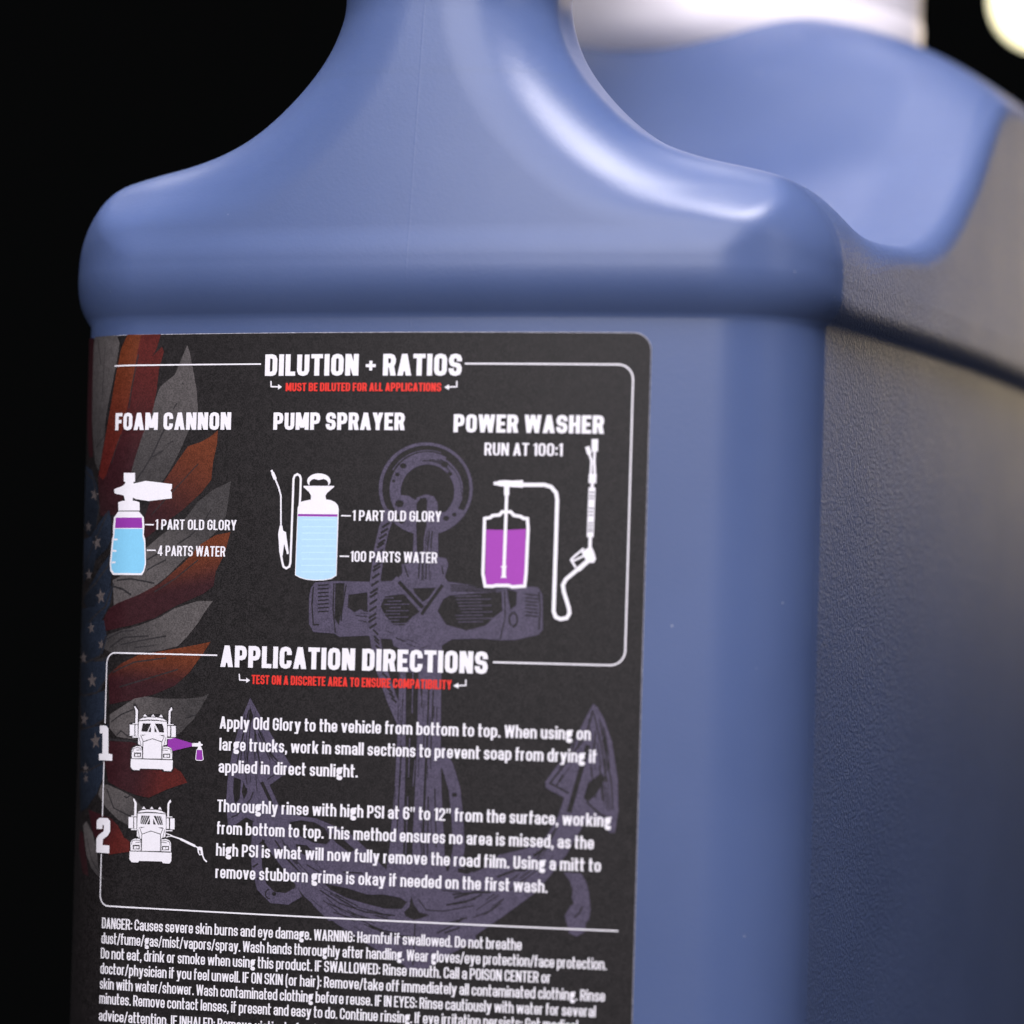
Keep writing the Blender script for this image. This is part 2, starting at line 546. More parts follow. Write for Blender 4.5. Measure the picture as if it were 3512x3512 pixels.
def glyph(ch, style):
    key = (ch, style)
    if key in _glyphs:
        return _glyphs[key]
    W, s, t, segs, rad, xh, gap, sp = STYLE[style]
    p = Pen(s, t, segs, rad)
    run, bar, diag = p.run, p.bar, p.diag
    w = W
    lw = W * 0.96                                    # lower case width
    asc, dsc = 1.03, -0.23
    if ch == ' ':
        w = sp - gap
    elif ch == 'A':
        w = W * 1.08
        diag(0, 0, w / 2 - s * .53, 1), diag(w - s * 1.06, 0, w / 2 - s * .53, 1), bar(w * .25, .2, w * .75, .2 + t)
    elif ch == 'B':
        bar(0, 0, s, 1), run([(0, 1), (1, 1, R1), (1, .52, R1), (0, .52)], w), run([(0, .52), (1, .52, R1), (1, 0, R1), (0, 0)], w)
    elif ch == 'C':
        run([(1, .66), (1, 1, R1), (0, 1, R1), (0, 0, R1), (1, 0, R1), (1, .34)], w)
    elif ch == 'D':
        bar(0, 0, s, 1), run([(0, 1), (1, 1, R1), (1, 0, R1), (0, 0)], w)
    elif ch in 'EF':
        w = W * .84
        bar(0, 0, s, 1), bar(0, 1 - t, w, 1), bar(0, .5 - t / 2, w * .9, .5 + t / 2)
        if ch == 'E':
            bar(0, 0, w, t)
    elif ch == 'G':
        run([(1, .68), (1, 1, R1), (0, 1, R1), (0, 0, R1), (1, 0, R1), (1, .48), (.45, .48)], w)
    elif ch == 'H':
        bar(0, 0, s, 1), bar(w - s, 0, w, 1), bar(0, .5 - t / 2, w, .5 + t / 2)
    elif ch == 'I':
        w = s
        bar(0, 0, s, 1)
    elif ch == 'J':
        w = W * .8
        run([(1, 1.1), (1, 0, R1), (0, 0, R1), (0, .3)], w)
    elif ch == 'K':
        w = W * 1.05
        bar(0, 0, s, 1), diag(s * .7, .38, w - s * 1.1, 1), diag(w - s * 1.1, 0, s * .95, .56)
    elif ch == 'L':
        w = W * .8
        bar(0, 0, s, 1), bar(0, 0, w, t)
    elif ch == 'M':
        w = W * 1.32
        bar(0, 0, s, 1), bar(w - s, 0, w, 1), diag(w / 2 - s * .5, .12, s * .1, 1), diag(w / 2 - s * .5, .12, w - s * 1.15, 1)
    elif ch == 'N':
        w = W * 1.05
        bar(0, 0, s, 1), bar(w - s, 0, w, 1), diag(w - s * 1.1, 0, s * .08, 1)
    elif ch in 'O0':
        run([(0, 0, R1), (1, 0, R1), (1, 1, R1), (0, 1, R1), (0, 0, R1)], w)
    elif ch == 'P':
        bar(0, 0, s, 1), run([(0, 1), (1, 1, R1), (1, .42, R1), (0, .42)], w)
    elif ch == 'R':
        bar(0, 0, s, 1), run([(0, 1), (1, 1, R1), (1, .46, R1), (0, .46)], w), diag(w - s * 1.02, 0, w * .42, .5)
    elif ch == 'S':
        run([(1, .70), (1, 1, R1), (0, 1, R1), (0, .5, R1), (1, .5, R1), (1, 0, R1), (0, 0, R1), (0, .30)], w)
    elif ch == 'T':
        w = W * .94
        bar(0, 1 - t, w, 1), bar(w / 2 - s / 2, 0, w / 2 + s / 2, 1)
    elif ch == 'U':
        run([(0, 1.1), (0, 0, R1), (1, 0, R1), (1, 1.1)], w)
        p.polys = [[(x, min(y, 1)) for x, y in q] for q in p.polys]
    elif ch == 'V':
        w = W * 1.06
        diag(w / 2 - s * .53, 0, 0, 1), diag(w / 2 - s * .53, 0, w - s * 1.06, 1)
    elif ch == 'W':
        w = W * 1.52
        k = s * .95
        for a, b in ((.26, 0), (.26, .5), (.74, .5), (.74, 1)):
            diag(a * w - k / 2, 0, b * (w - k), 1, k)
    elif ch == 'X':
        w = W * 1.06
        diag(0, 0, w - s * 1.1, 1), diag(w - s * 1.1, 0, 0, 1)
    elif ch == 'Y':
        w = W * 1.04
        bar(w / 2 - s / 2, 0, w / 2 + s / 2, .45), diag(w / 2 - s * .53, .38, 0, 1), diag(w / 2 - s * .53, .38, w - s * 1.06, 1)
    elif ch == '1':
        w = s * 1.65
        bar(w - s, 0, w, 1), p.polys.append([(0, .76), (w - s, .84), (w - s, 1), (w - s * .8, 1), (w - s, .95), (0, .87)])
    elif ch == '2':
        run([(0, .68), (0, 1, R1), (1, 1, R1), (1, .62)], w), diag(0, t * .9, w - s, .66, s), bar(0, 0, w, t)
    elif ch == '4':
        w = W * 1.06
        bar(w * .52, 0, w * .52 + s, 1), bar(0, .18, w, .18 + t), diag(0, .22, w * .52 - s * .1, 1, s * .9)
    elif ch == '6':
        run([(1, .72), (1, 1, R1), (0, 1, R1), (0, 0, R1), (1, 0, R1), (1, .58, R1), (0, .58)], w)
    elif ch == '.':
        w = s
        bar(0, 0, s, t * 1.25)
    elif ch == ',':
        w = s
        bar(0, 0, s, t * 1.25), p.polys.append([(s * .4, 0.02), (s, 0.02), (s * .6, -.17), (0, -.17)])
    elif ch == ':':
        w = s
        bar(0, .08, s, .08 + t * 1.25), bar(0, .52, s, .52 + t * 1.25)
    elif ch == '/':
        w = W * .72
        diag(-.03, -.06, w - s * .8, 1.04, s * .85)
    elif ch == '"':
        w = s * 2.0
        for k in (0, s * 1.2):
            p.polys.append([(k + s * .12, .62), (k + s * .6, .62), (k + s * .75, 1), (k, 1)])
    elif ch in '()':
        w = s * 1.75
        pts = [(0.95, 1.06), (.35, .92), (0, .68), (0, .2), (.35, -.06), (.95, -.2)]
        pts = [((x if ch == '(' else 1 - x) * (w - s) + s / 2, y) for x, y in pts]
        p.polys += ribbon(pts, s * .9)
    elif ch == '+':
        w = W * .78
        bar(0, .46 - t * .36, w, .46 + t * .36), bar(w / 2 - s * .30, .46 - w * .45, w / 2 + s * .30, .46 + w * .45)
    elif ch == 'a':
        w = lw * .97
        run([(0, .72), (0, 1, R1), (1, 1, R1), (1, -.2)], w, 0, xh)
        p.polys = [[(x, max(y, 0)) for x, y in q] for q in p.polys]
        run([(1, .56), (0, .56, R1), (0, 0, R1), (.6, 0), (1, .2)], w, 0, xh)
    elif ch in 'bp':
        w = lw
        bar(0, 0 if ch == 'b' else dsc, s, asc if ch == 'b' else xh), run([(0, 1), (1, 1, R1), (1, 0, R1), (0, 0)], w, 0, xh)
    elif ch in 'dq':
        w = lw
        bar(w - s, 0 if ch == 'd' else dsc, w, asc if ch == 'd' else xh), run([(1, 1), (0, 1, R1), (0, 0, R1), (1, 0)], w, 0, xh)
    elif ch == 'c':
        w = lw * .94
        run([(1, .64), (1, 1, R1), (0, 1, R1), (0, 0, R1), (1, 0, R1), (1, .36)], w, 0, xh)
    elif ch == 'e':
        w = lw * .97
        run([(1, .30), (1, 0, R1), (0, 0, R1), (0, 1, R1), (1, 1, R1), (1, .46), (0, .46)], w, 0, xh)
    elif ch == 'f':
        w = W * .66
        run([(0, -.2), (0, 1, R1), (1.3, 1)], w - s * .35, 0, asc + .02, s * .2)
        p.polys = [[(x, max(y, 0)) for x, y in q] for q in p.polys]
        bar(0, xh - t, w, xh)
    elif ch == 'g':
        w = lw
        run([(0, .32, R1), (1, .32, R1), (1, 1, R1), (0, 1, R1), (0, .32, R1)], w - s * .2, 0, xh)
        bar(w - s * .9, xh - t * .9, w + s * .1, xh + .02)
        run([(.35, 1.05), (0, .92, R1), (0, .58, R1), (1, .58, R1), (1, 0, R1), (0, 0, R1), (0, .40)], w, dsc - .02, xh * .36)
    elif ch == 'h':
        w = lw
        bar(0, 0, s, asc), run([(0, 1), (1, 1, R1), (1, -.3)], w, 0, xh)
    elif ch == 'i':
        w = s
        bar(0, 0, s, xh), bar(0, .86, s, 1.02)
    elif ch == 'k':
        w = lw * 1.02
        bar(0, 0, s, asc), diag(s * .7, .28, w - s * 1.1, xh), diag(w - s * 1.1, 0, s * .9, .44)
    elif ch == 'l':
        w = s
        bar(0, 0, s, asc)
    elif ch == 'm':
        w = lw * 1.58
        bar(0, 0, s, xh)
        run([(0, 1), (1, 1, R1), (1, -.3)], w / 2 + s / 2, 0, xh), run([(0, 1), (1, 1, R1), (1, -.3)], w / 2 + s / 2, 0, xh, w / 2 - s / 2)
    elif ch == 'n':
        w = lw
        bar(0, 0, s, xh), run([(0, 1), (1, 1, R1), (1, -.3)], w, 0, xh)
    elif ch == 'o':
        w = lw
        run([(0, 0, R1), (1, 0, R1), (1, 1, R1), (0, 1, R1), (0, 0, R1)], w, 0, xh)
    elif ch == 'r':
        w = W * .66
        bar(0, 0, s, xh), run([(0, .72), (0, 1, R1), (1.4, 1)], w - s * .2, 0, xh)
    elif ch == 's':
        w = lw * .92
        run([(1, .70), (1, 1, R1), (0, 1, R1), (0, .5, R1), (1, .5, R1), (1, 0, R1), (0, 0, R1), (0, .30)], w, 0, xh)
    elif ch == 't':
        w = W * .66
        run([(0, 1.2), (0, 0, R1), (1.4, 0)], w - s * .35, 0, .94, s * .2), bar(0, xh - t, w, xh)
    elif ch == 'u':
        w = lw
        run([(0, 1.25), (0, 0, R1), (1, 0, R1)], w, 0, xh), bar(w - s, 0, w, xh)
        p.polys = [[(x, min(y, xh)) for x, y in q] for q in p.polys]
    elif ch == 'v':
        w = lw * 1.04
        diag(w / 2 - s * .53, 0, 0, xh), diag(w / 2 - s * .53, 0, w - s * 1.06, xh)
    elif ch == 'w':
        w = lw * 1.5
        k = s * .95
        for a, b in ((.26, 0), (.26, .5), (.74, .5), (.74, 1)):
            diag(a * w - k / 2, 0, b * (w - k), xh, k)
    elif ch == 'x':
        w = lw * 1.02
        diag(0, 0, w - s * 1.1, xh), diag(w - s * 1.1, 0, 0, xh)
    elif ch == 'y':
        w = lw * 1.04
        diag(w / 2 - s * .53, 0, 0, xh), diag(w * .5 - s * .53 - (w / 2 - s * .53) * .36, dsc, w - s * 1.06, xh)
        bar(w * .02, dsc, w * .42, dsc + t)
    elif ch == 'z':
        w = lw * .9
        bar(0, xh - t, w, xh), bar(0, 0, w, t), diag(0, t * .5, w - s * 1.1, xh - t * .5)
    if ch in 'hmn':
        p.polys = [[(x, max(y, 0)) for x, y in q] for q in p.polys]
    tri = union(p.polys) if p.polys else ([], [])
    _glyphs[key] = (w + gap, tri)
    return _glyphs[key]


def area2(q):
    return sum(q[i - 1][0] * q[i][1] - q[i][0] * q[i - 1][1] for i in range(len(q)))


def arrange(polys, cuts_x=(), cuts_y=(), eps=1e-5):
    """overlay polygons in the plane: triangles plus, for each, the topmost polygon that covers it"""
    verts, faces, edges = [], [], []
    for q in polys:
        if area2(q) < 0:
            q = q[::-1]
        faces.append(list(range(len(verts), len(verts) + len(q))))
        verts += [Vector(v) for v in q]
    if cuts_x or cuts_y:
        xs = [v.x for v in verts]
        ys = [v.y for v in verts]
        for c in cuts_x:
            if min(xs) < c < max(xs):
                edges.append((len(verts), len(verts) + 1))
                verts += [Vector((c, min(ys) - .01)), Vector((c, max(ys) + .01))]
        for c in cuts_y:
            if min(ys) < c < max(ys):
                edges.append((len(verts), len(verts) + 1))
                verts += [Vector((min(xs) - .01, c)), Vector((max(xs) + .01, c))]
    ov, oe, of, _, _, oo = geometry.delaunay_2d_cdt(verts, edges, faces, 1, eps)
    return [(v.x, v.y) for v in ov], of, [max(k) if k else -1 for k in oo]


def union(polys):
    v, f, o = arrange(polys)
    return v, [q for q, k in zip(f, o) if k >= 0]


# ------------------------------------------------------------------ the label wraps the recessed panel
def trace_plan(step_len=0.0002, n=340):
    sides = []
    for sg in (-1, 1):
        p = np.array([0.0, 0.0])
        pts = [p]
        e = 1e-5
        grad = lambda q: np.array([plan(q[0] + e, q[1], 0.0) - plan(q[0] - e, q[1], 0.0),
                                   plan(q[0], q[1] + e, 0.0) - plan(q[0], q[1] - e, 0.0)]) / (2 * e)
        for i in range(n):
            g = grad(p)
            g /= np.linalg.norm(g)
            q = p + np.array([-g[1], g[0]]) * sg * step_len
            for _ in range(2):
                g = grad(q)
                q = q - g * plan(q[0], q[1], 0.0) / (g @ g)
            pts.append(q)
            p = q
        sides.append(pts)
    a, b = sides
    if a[1][0] > 0:
        a, b = b, a
    pts = np.array(a[::-1] + b[1:])
    nrm = np.gradient(pts, axis=0)
    nrm = np.stack([nrm[:, 1], -nrm[:, 0]], 1)
    return (np.arange(len(pts)) - n) * step_len, pts, nrm / np.linalg.norm(nrm, axis=1)[:, None]


LU, LP, LN = trace_plan()


def on_label(u, z, lift):
    """label millimetres -> metres on the jug, 'lift' metres above the panel"""
    u = np.asarray(u) * 0.001
    x, y = np.interp(u, LU, LP[:, 0]), np.interp(u, LU, LP[:, 1])
    nx, ny = np.interp(u, LU, LN[:, 0]), np.interp(u, LU, LN[:, 1])
    return np.stack([x + nx * lift, y + ny * lift, np.asarray(z) * 0.001], 1)


def label_normals(u):
    u = np.asarray(u) * 0.001
    return np.stack([np.interp(u, LU, LN[:, 0]), np.interp(u, LU, LN[:, 1]), np.zeros(len(u))], 1)


def printed(name, verts, faces, mats, ids, lift, parent, colours=None):
    uv = np.array(verts)
    me = bpy.data.meshes.new(name)
    me.from_pydata(on_label(uv[:, 0], uv[:, 1], lift).tolist(), [], [tuple(f) for f in faces])
    me.update()
    me.polygons.foreach_set('use_smooth', [True] * len(me.polygons))
    o = link(name, me, mats, parent)
    me.polygons.foreach_set('material_index', ids)
    if colours is not None:
        at = me.color_attributes.new('ink', 'FLOAT_COLOR', 'CORNER')
        at.data.foreach_set('color', np.asarray(colours, np.float32).ravel())
    nn = label_normals(uv[:, 0])
    if me.polygons and me.polygons[0].normal.dot(Vector(nn[faces[0][0]])) < 0:
        me.flip_normals()
    me.normals_split_custom_set_from_vertices(nn.tolist())
    return o


def parse(s):
    return [tuple(float(v) for v in p.split(',')) for p in s.split()]


# ------------------------------------------------------------------ the printed artwork, in millimetres on the label
TEXTS = [
    ('heading', 'DILUTION + RATIOS', 'A', 'white', -23.29, 8.39, 47.7, 3.23),
    ('heading', 'MUST BE DILUTED FOR ALL APPLICATIONS', 'C', 'red', -19.76, 5.27, 45.38, 1.25),
    ('heading', 'FOAM CANNON', 'A', 'white', -49.33, -28.77, 39.59, 2.64),
    ('heading', 'PUMP SPRAYER', 'A', 'white', -21.64, -0.32, 39.59, 2.59),
    ('heading', 'POWER WASHER', 'A', 'white', 7.37, 30.31, 39.33, 2.66),
    ('heading', 'RUN AT 100:1', 'B', 'white', 12.27, 24.21, 35.96, 1.87),
    ('heading', '1 PART OLD GLORY', 'B', 'white', -41.37, -27.34, 24.4, 1.55),
    ('heading', '4 PARTS WATER', 'B', 'white', -40.85, -29.12, 20.4, 1.56),
    ('heading', '1 PART OLD GLORY', 'B', 'white', -8.23, 5.85, 26.05, 1.56),
    ('heading', '100 PARTS WATER', 'B', 'white', -8.35, 5.4, 19.92, 1.59),
    ('heading', 'APPLICATION DIRECTIONS', 'A', 'white', -29.43, 13.72, 3.72, 3.26),
    ('heading', 'TEST ON A DISCRETE AREA TO ENSURE COMPATIBILITY', 'C', 'red', -24.06, 8.21, 1.27, 1.38),
    ('directions', 'Apply Old Glory to the vehicle from bottom to top. When using on', 'D', 'white', -29.23, 29.65, -5.6, 1.85),
    ('directions', 'large trucks, work in small sections to prevent soap from drying if', 'D', 'white', -29.19, 30.66, -8.9, 1.85),
    ('directions', 'applied in direct sunlight.', 'D', 'white', -29.21, -6.21, -12.24, 1.85),
    ('directions', 'Thoroughly rinse with high PSI at 6" to 12" from the surface, working', 'D', 'white', -29.26, 33.07, -18.18, 1.85),
    ('directions', 'from bottom to top. This method ensures no area is missed, as the', 'D', 'white', -29.21, 30.59, -21.55, 1.85),
    ('directions', 'high PSI is what will now fully remove the road film. Using a mitt to', 'D', 'white', -29.25, 31.74, -24.82, 1.85),
    ('directions', 'remove stubborn grime is okay if needed on the first wash.', 'D', 'white', -29.24, 23.8, -28.2, 1.85),
    ('danger', 'DANGER: Causes severe skin burns and eye damage. WARNING: Harmful if swallowed. Do not breathe', 'E', 'white', -49.14, 20.14, -36.8, 1.64),
    ('danger', 'dust/fume/gas/mist/vapors/spray. Wash hands thoroughly after handling. Wear gloves/eye protection/face protection.', 'E', 'white', -49.16, 33.01, -39.13, 1.64),
    ('danger', 'Do not eat, drink or smoke when using this product. IF SWALLOWED: Rinse mouth. Call a POISON CENTER or', 'E', 'white', -49.19, 24.69, -41.43, 1.64),
    ('danger', 'doctor/physician if you feel unwell. IF ON SKIN (or hair): Remove/take off immediately all contaminated clothing. Rinse', 'E', 'white', -49.21, 32.9, -43.78, 1.64),
    ('danger', 'skin with water/shower. Wash contaminated clothing before reuse. IF IN EYES: Rinse cautiously with water for several', 'E', 'white', -49.22, 31.56, -46.1, 1.64),
    ('danger', 'minutes. Remove contact lenses, if present and easy to do. Continue rinsing. If eye irritation persists: Get medical', 'E', 'white', -49.24, 28.97, -48.35, 1.64),
    ('danger', 'advice/attention. IF INHALED: Remove victim to fresh air.', 'E', 'white', -49.24, -8.64, -50.97, 1.6),
]
SHAPES = [
    ('border', 's', 'white', 0.22, '-49.9,49.49 -24,49.49'),
    ('border', 's', 'white', 0.24, '8.85,49.49 32.25,49.49 32.74,49.43 33.2,49.27 33.62,49.01 33.97,48.66 34.23,48.24 34.39,47.78 34.45,47.29 34.45,7.66 34.39,7.17 34.23,6.71 33.97,6.29 33.62,5.94 33.2,5.68 32.74,5.52 32.25,5.46 14.5,5.46'),
    ('border', 's', 'white', 0.22, '-30,5.46 -48.05,5.46 -48.43,5.42 -48.79,5.29 -49.11,5.09 -49.38,4.82 -49.58,4.5 -49.71,4.14 -49.75,3.76 -49.75,-5.4'),
    ('border', 's', 'white', 0.22, '-49.75,-11.26 -49.75,-19.68'),
    ('border', 's', 'white', 0.22, '-49.75,-25.43 -49.75,-31.65 -49.71,-32.03 -49.58,-32.39 -49.38,-32.71 -49.11,-32.98 -48.79,-33.18 -48.43,-33.31 -48.05,-33.35 34.6,-33.35'),
    ('border', 's', 'white', 0.2, '-22.24,46.93 -22.21,46.08 -20.94,46.05'),
    ('border', 'p', 'white', 0, '-21.05,46.44 -20.39,46.03 -21.03,45.63'),
    ('border', 's', 'white', 0.2, '7.66,46.92 7.69,46.08 6.39,46.01'),
    ('border', 'p', 'white', 0, '6.47,46.4 5.73,45.99 6.5,45.58'),
    ('border', 's', 'white', 0.2, '-26.18,2.74 -26.07,1.82 -24.92,1.8'),
    ('border', 'p', 'white', 0, '-24.98,2.2 -24.33,1.8 -24.95,1.41'),
    ('border', 's', 'white', 0.2, '10.39,2.78 10.42,1.94 9.17,1.86'),
    ('border', 'p', 'white', 0, '9.25,2.27 8.45,1.82 9.28,1.45'),
    ('border', 's', 'white', 0.2, '-43.21,25.14 -41.66,25.13'),
    ('border', 's', 'white', 0.2, '-42.79,21.23 -41.19,21.22'),
    ('border', 's', 'white', 0.2, '-10.09,26.77 -8.51,26.76'),
    ('border', 's', 'white', 0.2, '-10.14,20.71 -8.61,20.71'),
    ('border', 'p', 'white', 0, '-51,-5.77 -49.56,-5.73 -48.98,-6.17 -48.83,-10.03 -48.03,-10.09 -47.99,-11.08 -50.97,-11.08 -51.02,-10.1 -50.19,-10.07 -50.26,-6.94 -50.95,-6.96'),
    ('border', 'p', 'white', 0, '-51.1,-20.9 -51.05,-20.34 -50.44,-19.93 -48.6,-19.9 -48.06,-20.33 -48,-21.89 -48.44,-22.58 -49.49,-23.18 -49.51,-24.08 -48.09,-24.08 -48.05,-25.27 -50.97,-25.27 -51.07,-23.14 -50.5,-22.56 -49.38,-21.95 -49.35,-21.05 -49.67,-20.98 -49.71,-21.63 -51.07,-21.64'),
    ('foam_cannon_icon', 'p', 'white', 0, '-47.33,33.05 -45.27,33.04 -45.22,31.68 -47.28,31.68'),
    ('foam_cannon_icon', 'p', 'white', 0, '-47.01,31.73 -45.48,31.73 -45.47,31.33 -47,31.33'),
    ('foam_cannon_icon', 'p', 'white', 0, '-45.81,31.33 -43.35,31.82 -39.73,31.45 -38.65,31.34 -38.68,30.63 -38.92,30.41 -38.66,30.01 -38.63,29.17 -40.16,29.01 -42.73,28.73 -45.08,29.05 -45.75,29.36'),
    ('foam_cannon_icon', 'p', 'white', 0, '-49.19,30.56 -48.68,30.71 -47.95,30.88 -47.4,31.1 -46.87,31.5 -45.63,31.51 -45.53,28.54 -46.85,28.54 -47.21,29.59 -47.91,29.72 -48.64,29.81 -49.16,30'),
    ('foam_cannon_icon', 'p', 'white', 0, '-48.24,28.54 -47.45,28.76 -45.07,28.76 -44.33,28.54 -44.24,27.28 -48.19,27.26'),
    ('foam_cannon_icon', 'p', 'white', 0, '-48.19,27.13 -44.37,27.14 -43.48,26.25 -43.33,24.88 -43.39,23.54 -43.11,22.87 -42.85,19.09 -43.15,17.98 -43.52,17.41 -48.92,17.41 -49.56,18.03 -49.71,19.15 -49.35,22.84 -49.16,23.51 -49.21,24.85 -49.05,26.24'),
    ('foam_cannon_icon', 'p', 'print_purple', 0, '-48.71,26.19 -43.81,26.21 -43.68,24.61 -48.8,24.58'),
    ('foam_cannon_icon', 'p', 'print_blue', 0, '-48.83,24.47 -43.63,24.49 -43.59,23.31 -43.3,22.43 -43.06,19.2 -43.31,18.15 -43.71,17.7 -48.72,17.7 -49.29,18.32 -49.39,19.15 -49.03,22.73 -48.88,23.51'),
    ('foam_cannon_icon', 'p', 'white', 0, '-48.98,22.97 -48.21,22.97 -48.2,22.71 -48.97,22.71'),
    ('foam_cannon_icon', 'p', 'white', 0, '-49.16,21.23 -48.38,21.23 -48.37,20.96 -49.15,20.96'),
    ('foam_cannon_icon', 'p', 'white', 0, '-49.28,19.46 -48.49,19.46 -48.48,19.2 -49.27,19.19'),
    ('pump_sprayer_icon', 'p', 'white', 0, '-16.61,28.82 -15.1,29.14 -15.08,29.71 -15.43,30.25 -16.35,30.99 -16.36,31.18 -11.35,31.21 -11.35,31.05 -12.45,30.17 -12.73,29.73 -12.59,29.16 -11.82,29.08 -11.1,28.76 -10.67,28.33 -10.5,27.79 -10.55,17.82 -11.34,17.31 -12.52,17.08 -14.06,17.01 -15.5,17.12 -16.59,17.4 -17.35,17.77 -17.22,27.94 -17.05,28.27'),
    ('pump_sprayer_icon', 'p', 'white', 0, '-12.3,31.24 -12.14,31.42 -12.03,31.61 -11.97,31.81 -11.98,32.01 -12.04,32.21 -12.16,32.4 -12.33,32.58 -12.54,32.73 -12.8,32.86 -13.09,32.96 -13.41,33.03 -13.74,33.06 -14.07,33.06 -14.4,33.02 -14.71,32.95 -15,32.84 -15.25,32.71 -15.46,32.55 -15.62,32.38 -15.73,32.19 -15.78,31.99 -15.77,31.78 -15.7,31.58 -15.58,31.39 -15.41,31.22'),
    ('pump_sprayer_icon', 'p', None, 0, '-15.4,31.22 -15.38,31.73 -15.07,32.09 -14.66,32.23 -13.88,32.06 -13.11,32.24 -12.63,32.08 -12.32,31.7 -12.36,31.24'),
    ('pump_sprayer_icon', 'p', 'print_blue_pale', 0, '-17.14,26.57 -10.68,26.57 -10.65,17.87 -11.46,17.42 -12.64,17.17 -14.07,17.12 -15.5,17.22 -16.53,17.5 -17.23,17.82'),
    ('pump_sprayer_icon', 'p', 'print_purple', 0, '-17.13,26.96 -10.65,26.97 -10.68,26.61 -17.15,26.61'),
    ('pump_sprayer_icon', 'p', 'print_blue_light', 0, '-16.38,26.17 -10.9,26.23 -10.9,26.07 -16.38,26.02'),
    ('pump_sprayer_icon', 'p', 'print_blue_light', 0, '-16.38,25.13 -10.89,25.19 -10.89,25.04 -16.37,24.98'),
    ('pump_sprayer_icon', 'p', 'print_blue_light', 0, '-16.37,24.18 -10.89,24.24 -10.88,24.09 -16.36,24.03'),
    ('pump_sprayer_icon', 'p', 'print_blue_light', 0, '-16.36,23.22 -10.88,23.28 -10.88,23.13 -16.36,23.06'),
    ('pump_sprayer_icon', 'p', 'print_blue_light', 0, '-16.36,22.23 -10.87,22.3 -10.87,22.15 -16.35,22.08'),
    ('pump_sprayer_icon', 'p', 'print_blue_light', 0, '-16.35,21.27 -10.87,21.34 -10.86,21.19 -16.35,21.12'),
    ('pump_sprayer_icon', 'p', 'print_blue_light', 0, '-16.34,20.29 -10.86,20.36 -10.86,20.21 -16.34,20.13'),
    ('pump_sprayer_icon', 'p', 'print_blue_light', 0, '-16.34,19.32 -10.86,19.4 -10.85,19.25 -16.33,19.17'),
    ('pump_sprayer_icon', 'p', 'print_blue_light', 0, '-16.33,18.36 -10.85,18.44 -10.85,18.29 -16.33,18.21'),
    ('pump_sprayer_icon', 's', 'white', 0.34, '-16.9,28.17 -16.85,29.7 -16.84,32.21 -17.01,32.7 -17.44,32.91 -17.85,32.7 -18.04,32.21 -18.07,28.16 -18.11,23.78 -18.16,19.62 -18.33,19.03 -18.84,18.77 -19.29,19.02 -19.48,19.6 -19.77,20.8'),
    ('pump_sprayer_icon', 's', 'white', 0.33, '-21.75,33.52 -21.54,33.12'),
    ('pump_sprayer_icon', 's', 'white', 0.52, '-21.54,33.12 -21.06,32.13'),
    ('pump_sprayer_icon', 's', 'white', 0.25, '-21.1,32.24 -20.45,30.88 -20.05,29.67 -19.97,27.04 -19.89,25.02'),
    ('pump_sprayer_icon', 'p', 'white', 0, '-20.09,25.18 -19.67,25.18 -19.52,24.42 -19.03,24.2 -18.95,23.66 -18.45,20.98 -18.75,20.87 -19.28,22.45 -19.38,21.68 -19.47,20.69 -19.82,20.47 -20.06,21.23 -20.2,22.88 -20.32,23.86 -20.25,24.41'),
    ('power_washer_icon', 'p', 'print_purple_bright', 0, '12.85,25.01 15.84,24.98 18.99,25.18 18.98,16.92 12.94,16.86'),
    ('power_washer_icon', 'c', 'white', 0.49, '12.58,26.63 13.47,26.78 13.76,27.07 14.88,27.19 15.24,27.65 16.58,27.67 17.04,27.17 18.16,27 18.47,26.76 19.14,26.7 19.29,25.22 19.18,18.71 19.03,16.78 17.13,16.63 16.53,16.83 14.59,16.79 14.15,16.65 12.95,16.66 12.56,18.52 12.58,24.98'),
    ('power_washer_icon', 's', 'white', 0.49, '15.87,30.19 15.79,19.55'),
    ('power_washer_icon', 'p', 'white', 0, '15.33,19.67 16.18,19.69 16.18,19.49 15.33,19.47'),
    ('power_washer_icon', 'p', 'white', 0, '15.49,19.58 16.09,19.59 16.08,18.01 15.48,18'),
    ('power_washer_icon', 'p', 'white', 0, '15.34,18.1 16.2,18.11 16.2,17.94 15.35,17.92'),
    ('power_washer_icon', 'p', 'white', 0, '15.43,31.47 16.22,31.48 16.26,30.12 15.47,30.11'),
    ('power_washer_icon', 'p', 'white', 0, '13.81,32.07 14.36,32.1 14.58,32.25 15.62,32.33 16.67,32.27 18.3,32.37 18.37,31.26 16.85,31.32 15.65,31.37 14.6,31.46 14.3,31.57 13.82,31.59'),
    ('power_washer_icon', 's', 'white', 0.58, '18.25,31.68 21.58,31.72 22.62,31.42 23.39,30.58 23.59,29.58 23.58,23.87 23.53,13.16 23.85,12.34 24.59,12.04 25.54,12.23 25.93,12.92 25.79,13.78 24.99,16.04 24.81,17.04 25.23,17.9 27.16,19.54'),
    ('power_washer_icon', 'p', 'white', 0, '28.46,22.6 29.05,22.61 29.36,21.98 29.68,20.98 29.4,20.41 28.67,20.39 27.25,19.06 26.68,19.53 28.15,20.81 27.46,21.94'),
    ('power_washer_icon', 's', 'white', 0.32, '27.81,22.47 26.31,21.2 25.95,20.77 26.67,19.64'),
    ('power_washer_icon', 's', 'white', 0.29, '28.03,21.49 26.27,20.61'),
    ('power_washer_icon', 's', 'white', 0.49, '28.73,22.53 28.73,24.31'),
    ('power_washer_icon', 's', 'white', 1.01, '28.71,24.17 28.79,31.44'),
    ('power_washer_icon', 'p', 'print_grey', 0, '28.37,30.85 29.19,30.86 29.19,30.6 28.38,30.59'),
